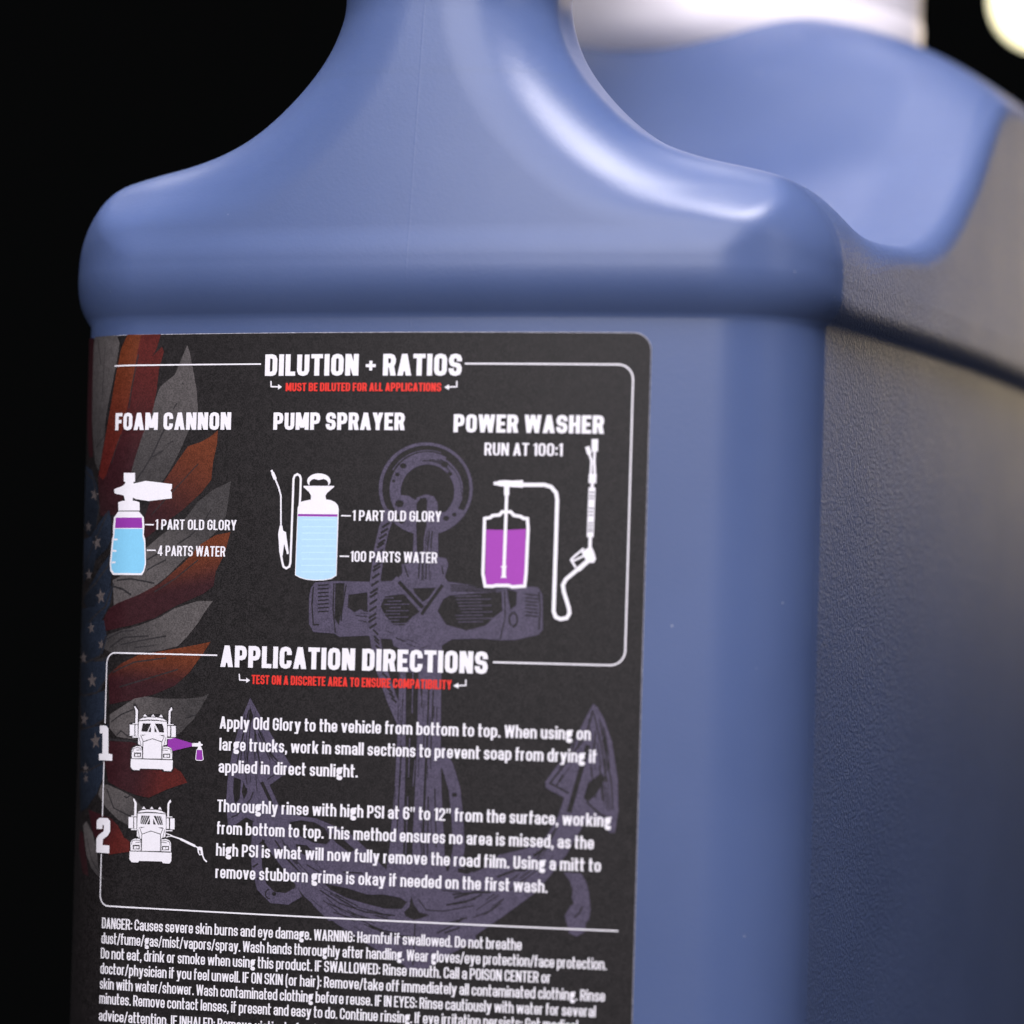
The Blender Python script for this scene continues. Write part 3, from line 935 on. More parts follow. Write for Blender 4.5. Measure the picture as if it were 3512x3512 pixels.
    ('power_washer_icon', 'p', 'print_grey', 0, '28.36,30.35 29.18,30.36 29.19,30.11 28.37,30.09'),
    ('power_washer_icon', 'p', 'print_grey', 0, '28.36,29.92 29.18,29.93 29.18,29.68 28.37,29.67'),
    ('power_washer_icon', 'p', 'print_grey', 0, '28.34,28.5 29.16,28.51 29.17,28.25 28.35,28.24'),
    ('power_washer_icon', 'p', 'print_grey', 0, '28.34,28 29.15,28.01 29.16,27.75 28.34,27.74'),
    ('power_washer_icon', 'p', 'print_grey', 0, '28.33,27.5 29.15,27.51 29.16,27.26 28.34,27.24'),
    ('power_washer_icon', 'p', 'print_grey', 0, '28.32,26.36 29.14,26.37 29.14,26.12 28.33,26.1'),
    ('power_washer_icon', 'p', 'print_grey', 0, '28.31,25.93 29.13,25.95 29.14,25.69 28.32,25.67'),
    ('power_washer_icon', 'p', 'print_grey', 0, '28.31,25.5 29.13,25.52 29.14,25.26 28.32,25.25'),
    ('power_washer_icon', 'p', 'print_grey', 0, '28.31,25.15 29.12,25.16 29.13,24.91 28.31,24.89'),
    ('power_washer_icon', 's', 'white', 0.43, '28.79,31.37 28.83,32.15'),
    ('power_washer_icon', 's', 'white', 1.13, '28.81,32.05 28.83,33.42'),
    ('power_washer_icon', 's', 'white', 0.35, '28.54,33.36 28.59,35.35 28.17,36.56'),
    ('power_washer_icon', 's', 'white', 0.38, '29.14,33.37 28.99,35.36 29.04,36.93'),
    ('power_washer_icon', 's', 'white', 0.95, '29,38.52 29.04,36.71'),
    ('power_washer_icon', 's', 'white', 0.66, '27.88,37.41 28.27,36.32'),
    ('truck_and_foam_icon', 'p', 'ink', 0, '-44.39,-2.2 -43.96,-2.19 -43.33,-3.2 -43.33,-4.68 -42.65,-4.11 -42.34,-3.68 -41.79,-3.9 -41.04,-3.69 -40.61,-3.73 -39.65,-3.66 -39.1,-3.92 -38.23,-4.64 -38.28,-3.16 -37.67,-2.21 -37.28,-2.76 -37.63,-3.32 -37.57,-5.08 -37.04,-5.11 -36.61,-5.33 -36.54,-7.36 -38.13,-7.69 -38.1,-8.52 -37.24,-8.86 -37.08,-10.52 -36.92,-12 -37.33,-12.47 -38.93,-12.43 -39.05,-12.16 -42.7,-12.19 -42.91,-12.47 -44.32,-12.52 -44.71,-12.07 -44.71,-10.58 -44.6,-9 -44.12,-8.61 -43.48,-8.45 -43.5,-7.57 -44.82,-7.33 -45.04,-7.15 -45.1,-5.39 -44.67,-5.09 -44.08,-5.03 -44.1,-3.31 -44.34,-2.67'),
    ('truck_and_foam_icon', 'p', 'white', 0, '-44.11,-2.57 -43.54,-3.25 -43.53,-5.2 -43.93,-5.21 -43.95,-3.31 -44.19,-2.76'),
    ('truck_and_foam_icon', 'p', 'white', 0, '-37.66,-2.57 -37.46,-2.95 -37.79,-3.28 -37.78,-5.18 -38.1,-5.19 -38.11,-3.24'),
    ('truck_and_foam_icon', 'p', 'white', 0, '-42.62,-4.15 -42.28,-3.76 -41.87,-4.16'),
    ('truck_and_foam_icon', 'p', 'white', 0, '-41.19,-4.11 -40.85,-3.76 -40.51,-4.12'),
    ('truck_and_foam_icon', 'p', 'white', 0, '-39.78,-4.14 -39.43,-3.74 -39.07,-4.18'),
    ('truck_and_foam_icon', 'p', 'white', 0, '-43.28,-4.68 -42.74,-4.39 -41.67,-4.25 -40.17,-4.23 -39.09,-4.38 -38.38,-4.73 -38.44,-4.77 -40.15,-4.6 -41.77,-4.59 -43.17,-4.73'),
    ('truck_and_foam_icon', 'p', 'white', 0, '-43.32,-4.91 -41.76,-4.75 -40.15,-4.75 -38.38,-4.86 -38.25,-6.67 -38.32,-8.34 -38.85,-8.43 -39.06,-8.66 -39,-10.49 -42.43,-10.55 -42.49,-8.75 -42.76,-8.66 -43.37,-8.31 -43.35,-7.19'),
    ('truck_and_foam_icon', 'p', 'ink', 0, '-42.61,-5.18 -41.15,-5.18 -41.81,-6.5 -42.84,-6.44'),
    ('truck_and_foam_icon', 'p', 'ink', 0, '-41.14,-5.51 -41.11,-6.48 -41.62,-6.49'),
    ('truck_and_foam_icon', 'p', 'ink', 0, '-40.51,-5.16 -39.17,-5.17 -38.88,-5.86 -38.86,-6.5 -39.66,-6.48'),
    ('truck_and_foam_icon', 'p', 'ink', 0, '-40.55,-5.53 -40.04,-6.49 -40.52,-6.46'),
    ('truck_and_foam_icon', 'p', 'white', 0, '-44.93,-5.45 -44.1,-5.43 -44.04,-7.14 -44.88,-7.16'),
    ('truck_and_foam_icon', 'p', 'white', 0, '-44.45,-5.23 -43.48,-5.2 -43.47,-5.34 -44.45,-5.37'),
    ('truck_and_foam_icon', 'p', 'white', 0, '-44.39,-7.22 -43.41,-7.2 -43.4,-7.4 -44.38,-7.43'),
    ('truck_and_foam_icon', 'p', 'white', 0, '-43.94,-5.46 -43.51,-5.45 -43.45,-7.16 -43.89,-7.17'),
    ('truck_and_foam_icon', 'p', 'white', 0, '-37.58,-5.45 -36.8,-5.43 -36.74,-7.11 -37.53,-7.13'),
    ('truck_and_foam_icon', 'p', 'white', 0, '-38.26,-5.21 -37.2,-5.18 -37.19,-5.31 -38.26,-5.34'),
    ('truck_and_foam_icon', 'p', 'white', 0, '-38.3,-7.28 -37.13,-7.24 -37.13,-7.4 -38.29,-7.43'),
    ('truck_and_foam_icon', 'p', 'white', 0, '-38.22,-5.47 -37.77,-5.46 -37.72,-7.06 -38.17,-7.08'),
    ('truck_and_foam_icon', 's', 'ink', 0.12, '-42.54,-8.02 -40.86,-7.49 -39.13,-7.92'),
    ('truck_and_foam_icon', 's', 'ink', 0.1, '-42.93,-7 -42.46,-7.96'),
    ('truck_and_foam_icon', 's', 'ink', 0.1, '-38.72,-6.96 -39.13,-7.88'),
    ('truck_and_foam_icon', 'p', 'ink', 0, '-42.82,-6.95 -41.88,-6.89 -42.69,-7.1'),
    ('truck_and_foam_icon', 'p', 'ink', 0, '-39.72,-6.9 -38.77,-6.87 -38.89,-7.08'),
    ('truck_and_foam_icon', 's', 'ink', 0.09, '-43.24,-7.28 -42.82,-8.57'),
    ('truck_and_foam_icon', 's', 'ink', 0.09, '-38.46,-7.19 -38.76,-8.45'),
    ('truck_and_foam_icon', 'p', 'white', 0, '-44.38,-10.59 -44.44,-9.36 -44.22,-8.98 -43.68,-8.71 -42.8,-8.72 -42.61,-9.31 -42.57,-10.53'),
    ('truck_and_foam_icon', 'p', 'white', 0, '-38.97,-8.68 -38.1,-8.61 -37.5,-8.87 -37.31,-9.33 -37.29,-10.51 -38.93,-10.51'),
    ('truck_and_foam_icon', 's', 'ink', 0.09, '-44.28,-9.64 -44.13,-9.08 -43.46,-8.92 -42.78,-9.03'),
    ('truck_and_foam_icon', 's', 'ink', 0.09, '-37.42,-9.61 -37.6,-9.01 -38.25,-8.85 -38.89,-8.94'),
    ('truck_and_foam_icon', 's', 'ink', 0.09, '-43.61,-9.32 -42.56,-9.23'),
    ('truck_and_foam_icon', 's', 'ink', 0.09, '-39.04,-9.16 -38.08,-9.18'),
    ('truck_and_foam_icon', 'p', 'ink', 0, '-44.03,-9.7 -42.81,-9.67 -42.78,-10.33 -44.01,-10.37'),
    ('truck_and_foam_icon', 'p', 'white', 0, '-43.84,-9.88 -43.39,-9.87 -43.37,-10.26 -43.83,-10.27'),
    ('truck_and_foam_icon', 'p', 'white', 0, '-43.32,-9.87 -42.97,-9.86 -42.96,-10.2 -43.31,-10.21'),
    ('truck_and_foam_icon', 'p', 'ink', 0, '-38.86,-9.7 -37.64,-9.66 -37.62,-10.29 -38.84,-10.33'),
    ('truck_and_foam_icon', 'p', 'white', 0, '-38.67,-9.85 -38.23,-9.84 -38.21,-10.23 -38.66,-10.25'),
    ('truck_and_foam_icon', 'p', 'white', 0, '-38.16,-9.83 -37.79,-9.82 -37.78,-10.17 -38.15,-10.19'),
    ('truck_and_foam_icon', 's', 'ink', 0.12, '-42.49,-8 -42.46,-10.57'),
    ('truck_and_foam_icon', 's', 'ink', 0.12, '-39.17,-7.9 -39.14,-10.53'),
    ('truck_and_foam_icon', 'p', 'white', 0, '-44.57,-10.69 -37.16,-10.66 -37.16,-11.91 -37.44,-12.33 -38.61,-12.31 -38.84,-12.06 -42.81,-12.1 -43.02,-12.35 -44.16,-12.35 -44.55,-11.92'),
    ('truck_and_foam_icon', 's', 'ink', 0.1, '-44.54,-10.64 -37.2,-10.59'),
    ('truck_and_foam_icon', 'p', 'print_purple', 0, '-38.13,-7.55 -36.97,-7.24 -33.88,-7.97 -33.87,-8.43 -37.22,-9.23 -37.4,-8.87 -38.15,-8.52'),
    ('truck_and_foam_icon', 'p', 'white', 0, '-33.88,-7.96 -32.83,-7.88 -32.74,-7.69 -32.47,-7.68 -32.41,-7.93 -32.01,-8.1 -32.14,-8.31 -32.4,-8.34 -32.1,-8.87 -32.99,-8.9 -32.82,-8.45 -33.87,-8.45'),
    ('truck_and_foam_icon', 'p', 'white', 0, '-33.12,-8.87 -32.07,-8.89 -31.83,-10.4 -32.12,-10.57 -33.06,-10.56 -33.26,-10.4'),
    ('truck_and_foam_icon', 'p', 'print_purple', 0, '-33.04,-8.93 -32.15,-8.94 -31.95,-10.36 -32.16,-10.48 -33.01,-10.47 -33.14,-10.36'),
    ('truck_and_lance_icon', 'p', 'white', 0, '-43.85,-16.67 -43.29,-17.35 -43.28,-19.3 -43.68,-19.31 -43.7,-17.41 -43.93,-16.86'),
    ('truck_and_lance_icon', 'p', 'white', 0, '-37.41,-16.6 -37.21,-16.99 -37.54,-17.32 -37.54,-19.22 -37.85,-19.23 -37.86,-17.29'),
    ('truck_and_lance_icon', 'p', 'white', 0, '-42.37,-18.24 -42.03,-17.84 -41.62,-18.24'),
    ('truck_and_lance_icon', 'p', 'white', 0, '-40.94,-18.18 -40.6,-17.83 -40.26,-18.18'),
    ('truck_and_lance_icon', 'p', 'white', 0, '-39.53,-18.2 -39.18,-17.8 -38.83,-18.23'),
    ('truck_and_lance_icon', 'p', 'white', 0, '-43.02,-18.78 -42.49,-18.48 -41.42,-18.33 -39.92,-18.29 -38.84,-18.43 -38.14,-18.78 -38.19,-18.82 -39.9,-18.66 -41.52,-18.66 -42.91,-18.82'),
    ('truck_and_lance_icon', 'p', 'white', 0, '-43.07,-19 -41.51,-18.83 -39.9,-18.82 -38.13,-18.91 -38,-20.72 -38.07,-22.38 -38.6,-22.48 -38.81,-22.71 -38.75,-24.54 -42.18,-24.64 -42.24,-22.83 -42.51,-22.75 -43.12,-22.4 -43.1,-21.29'),
    ('truck_and_lance_icon', 'p', 'ink', 0, '-42.36,-19.26 -40.9,-19.25 -41.56,-20.58 -42.59,-20.52'),
    ('truck_and_lance_icon', 'p', 'ink', 0, '-40.89,-19.58 -40.86,-20.55 -41.37,-20.57'),
    ('truck_and_lance_icon', 'p', 'ink', 0, '-40.26,-19.23 -38.92,-19.22 -38.63,-19.91 -38.61,-20.55 -39.41,-20.54'),
    ('truck_and_lance_icon', 'p', 'ink', 0, '-40.3,-19.6 -39.79,-20.55 -40.27,-20.53'),
    ('truck_and_lance_icon', 's', 'white', 0.09, '-41.93,-19.25 -42.58,-20.62'),
    ('truck_and_lance_icon', 's', 'white', 0.09, '-39.78,-19.16 -39.15,-20.53'),
    ('truck_and_lance_icon', 's', 'white', 0.09, '-41.58,-19.23 -42.24,-20.6'),
    ('truck_and_lance_icon', 's', 'white', 0.09, '-39.44,-19.15 -38.8,-20.52'),
    ('truck_and_lance_icon', 's', 'white', 0.09, '-41.24,-19.22 -41.89,-20.59'),
    ('truck_and_lance_icon', 's', 'white', 0.09, '-39.1,-19.14 -38.46,-20.5'),
    ('truck_and_lance_icon', 'p', 'white', 0, '-44.68,-19.57 -43.84,-19.53 -43.79,-21.24 -44.62,-21.27'),
    ('truck_and_lance_icon', 'p', 'white', 0, '-44.2,-19.33 -43.22,-19.3 -43.22,-19.43 -44.19,-19.47'),
    ('truck_and_lance_icon', 'p', 'white', 0, '-44.13,-21.33 -43.16,-21.29 -43.15,-21.49 -44.13,-21.53'),
    ('truck_and_lance_icon', 'p', 'white', 0, '-43.69,-19.56 -43.26,-19.55 -43.2,-21.25 -43.63,-21.27'),
    ('truck_and_lance_icon', 'p', 'white', 0, '-37.33,-19.49 -36.55,-19.46 -36.49,-21.14 -37.28,-21.17'),
    ('truck_and_lance_icon', 'p', 'white', 0, '-38.01,-19.25 -36.95,-19.21 -36.95,-19.34 -38.01,-19.38'),
    ('truck_and_lance_icon', 'p', 'white', 0, '-38.05,-21.32 -36.88,-21.27 -36.88,-21.43 -38.05,-21.48'),
    ('truck_and_lance_icon', 'p', 'white', 0, '-37.97,-19.51 -37.53,-19.49 -37.47,-21.1 -37.92,-21.12'),
    ('truck_and_lance_icon', 's', 'ink', 0.12, '-42.29,-22.11 -40.61,-21.56 -38.88,-21.97'),
    ('truck_and_lance_icon', 's', 'ink', 0.1, '-42.68,-21.09 -42.21,-22.04'),
    ('truck_and_lance_icon', 's', 'ink', 0.1, '-38.47,-21.01 -38.89,-21.94'),
    ('truck_and_lance_icon', 'p', 'ink', 0, '-42.57,-21.03 -41.63,-20.97 -42.44,-21.19'),
    ('truck_and_lance_icon', 'p', 'ink', 0, '-39.47,-20.96 -38.52,-20.92 -38.65,-21.13'),
    ('truck_and_lance_icon', 's', 'ink', 0.09, '-42.99,-21.38 -42.57,-22.66'),
    ('truck_and_lance_icon', 's', 'ink', 0.09, '-38.21,-21.23 -38.51,-22.49'),
    ('truck_and_lance_icon', 'p', 'white', 0, '-44.13,-24.69 -44.19,-23.47 -43.96,-23.09 -43.43,-22.81 -42.54,-22.81 -42.36,-23.39 -42.32,-24.62'),
    ('truck_and_lance_icon', 'p', 'white', 0, '-38.72,-22.73 -37.85,-22.65 -37.25,-22.91 -37.06,-23.36 -37.04,-24.54 -38.68,-24.56'),
    ('truck_and_lance_icon', 's', 'ink', 0.09, '-44.03,-23.74 -43.88,-23.18 -43.21,-23.02 -42.53,-23.12'),
    ('truck_and_lance_icon', 's', 'ink', 0.09, '-37.18,-23.64 -37.36,-23.05 -38,-22.89 -38.64,-22.99'),
    ('truck_and_lance_icon', 's', 'ink', 0.09, '-43.36,-23.42 -42.31,-23.32'),
    ('truck_and_lance_icon', 's', 'ink', 0.09, '-38.79,-23.21 -37.83,-23.23'),
    ('truck_and_lance_icon', 'p', 'ink', 0, '-43.78,-23.8 -42.56,-23.75 -42.53,-24.42 -43.76,-24.47'),
    ('truck_and_lance_icon', 'p', 'white', 0, '-43.59,-23.98 -43.13,-23.96 -43.12,-24.35 -43.57,-24.37'),
    ('truck_and_lance_icon', 'p', 'white', 0, '-43.07,-23.96 -42.72,-23.95 -42.71,-24.29 -43.06,-24.3'),
    ('truck_and_lance_icon', 'p', 'ink', 0, '-38.61,-23.75 -37.39,-23.7 -37.37,-24.33 -38.59,-24.38'),
    ('truck_and_lance_icon', 'p', 'white', 0, '-38.43,-23.9 -37.98,-23.88 -37.97,-24.28 -38.41,-24.3'),
    ('truck_and_lance_icon', 'p', 'white', 0, '-37.91,-23.88 -37.54,-23.86 -37.53,-24.21 -37.9,-24.23'),
    ('truck_and_lance_icon', 's', 'ink', 0.12, '-42.24,-22.09 -42.21,-24.66'),
    ('truck_and_lance_icon', 's', 'ink', 0.12, '-38.92,-21.96 -38.89,-24.58'),
    ('truck_and_lance_icon', 'p', 'white', 0, '-44.32,-24.79 -36.91,-24.7 -36.91,-25.94 -37.19,-26.36 -38.37,-26.36 -38.59,-26.11 -42.56,-26.19 -42.77,-26.44 -43.91,-26.45 -44.3,-26.03'),
    ('truck_and_lance_icon', 's', 'ink', 0.1, '-44.29,-24.75 -36.95,-24.62'),
    ('truck_and_lance_icon', 's', 'white', 0.14, '-37.98,-21.81 -36.8,-22.13'),
    ('truck_and_lance_icon', 's', 'white', 0.11, '-37.96,-22.36 -36.8,-22.15'),
    ('truck_and_lance_icon', 's', 'white', 0.09, '-37.56,-21.84 -37.65,-22.35'),
    ('truck_and_lance_icon', 's', 'white', 0.22, '-37.17,-22.1 -35.3,-22.59'),
    ('truck_and_lance_icon', 's', 'white', 0.36, '-35.43,-22.56 -32.85,-23.54'),
    ('truck_and_lance_icon', 's', 'white', 0.18, '-32.96,-23.5 -32.32,-23.78'),
    ('truck_and_lance_icon', 'p', 'white', 0, '-32.53,-23.71 -32.12,-23.56 -31.64,-23.67 -31.55,-24.13 -31.4,-24.77 -31.71,-24.83 -32.07,-24.91 -32.35,-24.53'),
    ('truck_and_lance_icon', 'p', 'ink', 0, '-32.22,-24.11 -31.91,-24.19 -31.85,-24.71 -32.06,-24.74'),
    ('truck_and_lance_icon', 's', 'white', 0.22, '-31.61,-24.73 -31.22,-25.5 -30.77,-25.83'),
    ('anchor_picture', 'p', 'anchor', 0, '10.61,31.01 10.52,31.9 10.31,32.78 9.98,33.62 9.53,34.42 8.98,35.16 8.33,35.83 7.59,36.42 6.78,36.91 5.91,37.3 4.99,37.58 4.04,37.75 3.07,37.8 2.11,37.74 1.17,37.55 0.25,37.26 -0.61,36.85 -1.4,36.35 -2.12,35.75 -2.74,35.07 -3.26,34.31 -3.67,33.5 -3.96,32.64 -4.12,31.75 -4.16,30.85 -4.07,29.95 -3.85,29.07 -3.51,28.22 -3.05,27.41 -2.48,26.67 -1.82,26 -1.07,25.41 -0.24,24.92 0.64,24.54 1.57,24.26 2.52,24.1 3.49,24.05 4.45,24.12 5.39,24.31 6.29,24.62 7.14,25.02 7.92,25.53 8.62,26.14 9.23,26.82 9.74,27.57 10.13,28.38 10.41,29.23 10.57,30.11'),
    ('anchor_picture', 'p', None, 0, '10.02,32.11 9.78,32.95 9.41,33.75 8.94,34.5 8.36,35.19 7.69,35.8 6.94,36.32 6.13,36.74 5.26,37.05 4.35,37.26 3.42,37.34 2.49,37.32 1.58,37.17 0.69,36.91 -0.15,36.54 -0.93,36.07 -1.63,35.5 -2.24,34.85 -2.75,34.12 -3.14,33.34 -3.42,32.51 -3.57,31.65 -3.6,30.78 -3.5,29.91 -3.27,29.06 -2.92,28.25 -2.46,27.48 -1.89,26.78 -1.22,26.15 -0.47,25.62 0.26,26.03 -0.39,26.5 -0.96,27.05 -1.45,27.67 -1.85,28.35 -2.15,29.07 -2.34,29.82 -2.43,30.58 -2.41,31.35 -2.28,32.11 -2.04,32.84 -1.7,33.53 -1.26,34.17 -0.74,34.74 -0.14,35.24 0.53,35.66 1.25,35.99 2.01,36.22 2.8,36.35 3.6,36.37 4.39,36.3 5.17,36.12 5.92,35.84 6.62,35.47 7.27,35.01 7.85,34.47 8.34,33.87 8.75,33.21 9.06,32.5 9.28,31.76'),
    ('anchor_picture', 'p', None, 0, '9.33,27.78 9.67,28.47 9.92,29.19 10.08,29.93 10.14,30.69 10.1,31.44 9.96,32.2 9.73,32.93 9.41,33.63 9,34.29 8.51,34.9 7.94,35.46 7.31,35.94 6.61,36.36 6.11,34.83 6.65,34.5 7.14,34.12 7.57,33.68 7.95,33.2 8.27,32.68 8.52,32.12 8.7,31.55 8.81,30.96 8.84,30.36 8.79,29.76 8.67,29.17 8.48,28.61 8.22,28.07'),
    ('anchor_picture', 'p', 'anchor', 0, '8.2,27.72 8.65,28.49 8.95,29.32 9.11,30.19 9.11,31.07 8.95,31.94 8.65,32.78 8.2,33.56 7.62,34.27 6.94,34.87 6.15,35.36 5.29,35.73 5.22,35.39 6.05,35.04 6.8,34.57 7.46,33.99 8.01,33.32 8.44,32.57 8.73,31.76 8.88,30.93 8.88,30.08 8.74,29.25 8.45,28.45 8.02,27.71'),
    ('anchor_picture', 'p', 'anchor', 0, '5.51,36.34 4.74,36.55 3.94,36.66 3.14,36.68 2.33,36.6 1.55,36.43 0.8,36.16 0.09,35.81 -0.57,35.38 -1.16,34.87 -1.67,34.3 -2.1,33.67 -1.96,33.61 -1.54,34.22 -1.04,34.78 -0.46,35.28 0.18,35.7 0.87,36.04 1.6,36.3 2.36,36.47 3.14,36.55 3.93,36.53 4.71,36.42 5.46,36.22'),
    ('anchor_picture', 'p', None, 0, '6.47,27.54 6.9,27.99 7.25,28.5 7.51,29.05 7.69,29.63 7.76,30.24 7.75,30.85 7.63,31.45 7.42,32.03 7.13,32.58 6.75,33.07 6.29,33.51 5.78,33.88 5.21,34.17 4.6,34.38 3.97,34.49 3.33,34.52 2.69,34.45 2.08,34.29 1.49,34.04 0.96,33.71 0.48,33.3 0.08,32.83 -0.25,32.31 -0.48,31.74 -0.62,31.15 -0.67,30.53 -0.61,29.92 -0.46,29.32 -0.22,28.75 -0.72,29.95 0.55,29.86 1.73,29.22 2.85,29.88 4.24,29.68 5.18,28.61 5.22,27.32'),
    ('anchor_picture', 'p', None, 0, '0.17,34.3 -0.04,34.63 -0.5,34.72 -0.88,34.5 -0.91,34.14 -0.57,33.88 -0.1,33.92'),
    ('anchor_picture', 'p', None, 0, '6.75,34.57 6.52,34.93 6.03,35.03 5.62,34.8 5.58,34.4 5.95,34.12 6.46,34.16'),
    ('anchor_picture', 'p', None, 0, '-0.89,32.99 -1.03,33.22 -1.35,33.28 -1.62,33.13 -1.64,32.88 -1.4,32.7 -1.07,32.72'),
    ('anchor_picture', 'p', None, 0, '7.42,33.17 7.26,33.44 6.9,33.51 6.6,33.34 6.58,33.05 6.84,32.84 7.21,32.87'),
    ('anchor_picture', 'p', None, 0, '-1.55,32 -1.65,32.17 -1.88,32.22 -2.07,32.11 -2.08,31.93 -1.91,31.8 -1.68,31.82'),
    ('anchor_picture', 'p', None, 0, '7.1,26.59 6.92,26.88 6.52,26.96 6.18,26.77 6.15,26.44 6.46,26.21 6.87,26.25'),
    ('anchor_picture', 'p', None, 0, '8.23,27.14 8.09,27.37 7.77,27.43 7.51,27.28 7.49,27.03 7.73,26.85 8.05,26.88'),
    ('anchor_picture', 'p', None, 0, '-0.07,28.66 -0.35,29.09 -0.94,29.21 -1.43,28.93 -1.47,28.45 -1.03,28.12 -0.42,28.17'),
    ('anchor_picture', 's', None, 0.15, '2.57,35 3.18,35.07 3.8,35.07 4.4,34.98 5,34.82 5.57,34.59 6.1,34.29 6.59,33.93 7.02,33.51'),
    ('anchor_picture', 's', None, 0.15, '3.72,35.27 4.12,35.23 4.51,35.16 4.89,35.06 5.26,34.93 5.63,34.78 5.98,34.6 6.31,34.39 6.62,34.15'),
    ('anchor_picture', 's', None, 0.15, '4.96,35.24 5.11,35.2 5.25,35.14 5.4,35.09 5.54,35.03 5.68,34.97 5.82,34.9 5.96,34.83 6.1,34.75'),
    ('anchor_picture', 's', None, 0.15, '6.2,34.92 6.11,34.97 6.02,35.02 5.93,35.06 5.83,35.11 5.74,35.15 5.65,35.2 5.55,35.24 5.45,35.28'),
    ('anchor_picture', 'p', 'anchor', 0, '1.59,24.67 1.51,28.79 1.94,29.61 3.31,30.1 4.58,29.79 5.22,28.83 5.41,24.73 5.53,20.84 6.79,20.65 7.16,19.79 6.65,17.84 7.36,16.99 -1.36,16.83 -0.02,18.37 -0.18,19.67 1.55,19.91'),
    ('anchor_picture', 'p', None, 0, '1.95,25.54 1.92,28.79 2.52,29.49 3.32,29.63 3.56,29.24 3.56,25.57 3.17,23.4 3.1,21.67 2.19,21.44'),
    ('anchor_picture', 'p', None, 0, '-1.62,25.28 -0.21,24.65 1.19,24.24 1.43,19.91 -0.29,19.77 -0.48,18.36 -1.62,17.58 -2.78,17.67 -2.67,21.58'),
    ('anchor_picture', 's', None, 0.2, '2.66,21.23 2.54,17.55'),
    ('anchor_picture', 's', None, 0.2, '3.14,20.59 3.12,17.34'),
    ('anchor_picture', 's', None, 0.2, '3.72,20.38 3.69,17.46'),
    ('anchor_picture', 's', None, 0.2, '4.04,24.71 3.8,21.46'),
    ('anchor_picture', 's', None, 0.2, '4.5,24.71 4.35,22.12'),
    ('anchor_picture', 's', None, 0.2, '0.29,19.46 0.92,17.74'),
    ('anchor_picture', 's', None, 0.2, '6.14,19.56 6.41,18.26'),
    ('anchor_picture', 'p', 'anchor', 0, '-14.63,15.95 -14.05,16.73 -10.97,16.99 -5.56,16.97 -1.6,17.15 -0.93,17.88 0.25,17.18 5.98,17.28 7.35,17.2 13.03,16.45 19.06,16.78 21.07,16.61 21.76,15.55 21.96,10.41 21.27,9.64 17.74,8.81 15.73,8.72 12.58,8.9 8.06,8.69 6.72,7.91 5.39,6.58 1.26,6.59 -1.08,7.51 -1.34,8.48 -3.43,8.55 -5.31,8.94 -9.77,8.67 -10.73,9.15 -14.06,9.3 -14.82,10.49 -14.94,14.64'),
    ('anchor_picture', 'p', None, 0, '-10.72,16.67 -9.19,16.7 -9.44,13.42 -9.94,10.37 -10.68,11.44'),
    ('anchor_picture', 'p', None, 0, '-8.55,14.96 -5.51,15.41 -5.38,12.63 -6.6,12.83 -7.52,12.37 -8.61,13.11'),
    ('anchor_picture', 'p', None, 0, '-2.69,14.85 0.07,15.23 2.39,14.73 3.03,12.8 1.79,11.91 0.45,10.58 -1.17,10.65 -2.61,12.03 -3.34,13.32'),
    ('anchor_picture', 'p', None, 0, '7.41,15.15 11.25,15.55 15.52,15.85 15.71,13.06 14.29,11.95 13.2,10.85 10.29,10.04 7.09,10.83 5.66,12.85 6.52,14.6'),
    ('anchor_picture', 'p', None, 0, '1.66,16.13 5.78,16.31 4.68,14.99 2.88,13.88'),
    ('anchor_picture', 'p', None, 0, '16.35,16.3 17.86,15.9 17.81,13.96 16.94,13.26 16.63,14.58'),
    ('anchor_picture', 's', 'anchor', 1.34, '-0.92,17.38 3.48,13.02'),
    ('anchor_picture', 's', 'anchor', 1.26, '6.56,16.97 3.16,12.04'),
    ('anchor_picture', 's', None, 0.56, '-0.56,17.06 3.36,13.28'),
    ('anchor_picture', 's', None, 0.52, '6.34,16.71 3.16,12.26'),
    ('anchor_picture', 's', None, 0.2, '-10.96,16.67 -10.96,12.74 -10.49,9.26'),
    ('anchor_picture', 's', None, 0.2, '-8.95,16.48 -9.53,12.55 -9.6,11.03'),
    ('anchor_picture', 's', None, 0.17, '15.96,16.07 16.18,12.21 15.5,8.86'),
    ('anchor_picture', 's', None, 0.22, '21.2,15.96 21.49,13.4 21.36,10.39'),
    ('anchor_picture', 's', None, 0.22, '-14.27,16.07 -14.43,13.33 -14.1,10.39 -13.14,10.41'),
    ('anchor_picture', 's', None, 0.2, '-13.56,16.3 -11.78,16.43'),
    ('anchor_picture', 's', None, 0.2, '-13.55,15.73 -11.77,15.87'),
    ('anchor_picture', 's', None, 0.2, '-13.53,15.16 -11.75,15.3'),
    ('anchor_picture', 's', None, 0.2, '-13.51,14.59 -11.73,14.73'),
    ('anchor_picture', 's', None, 0.2, '-13.49,14.03 -11.71,14.17'),
    ('anchor_picture', 's', None, 0.2, '-13.48,13.46 -11.7,13.6'),
    ('anchor_picture', 's', None, 0.2, '-13.46,12.89 -11.68,13.03'),
    ('anchor_picture', 's', None, 0.2, '-13.44,12.33 -11.66,12.47'),
    ('anchor_picture', 's', None, 0.2, '19.1,15.6 21.1,15.43'),
    ('anchor_picture', 's', None, 0.2, '19.11,15.09 21.12,14.91'),
    ('anchor_picture', 's', None, 0.2, '19.13,14.57 21.13,14.4'),
    ('anchor_picture', 's', None, 0.2, '19.14,14.06 21.15,13.88'),
    ('anchor_picture', 's', None, 0.2, '19.16,13.54 21.16,13.37'),
    ('anchor_picture', 's', None, 0.2, '19.17,13.03 21.18,12.86'),
    ('anchor_picture', 's', None, 0.2, '19.19,12.51 21.19,12.34'),
    ('anchor_picture', 's', 'anchor', 0.13, '8.32,15.06 12.39,15.21'),
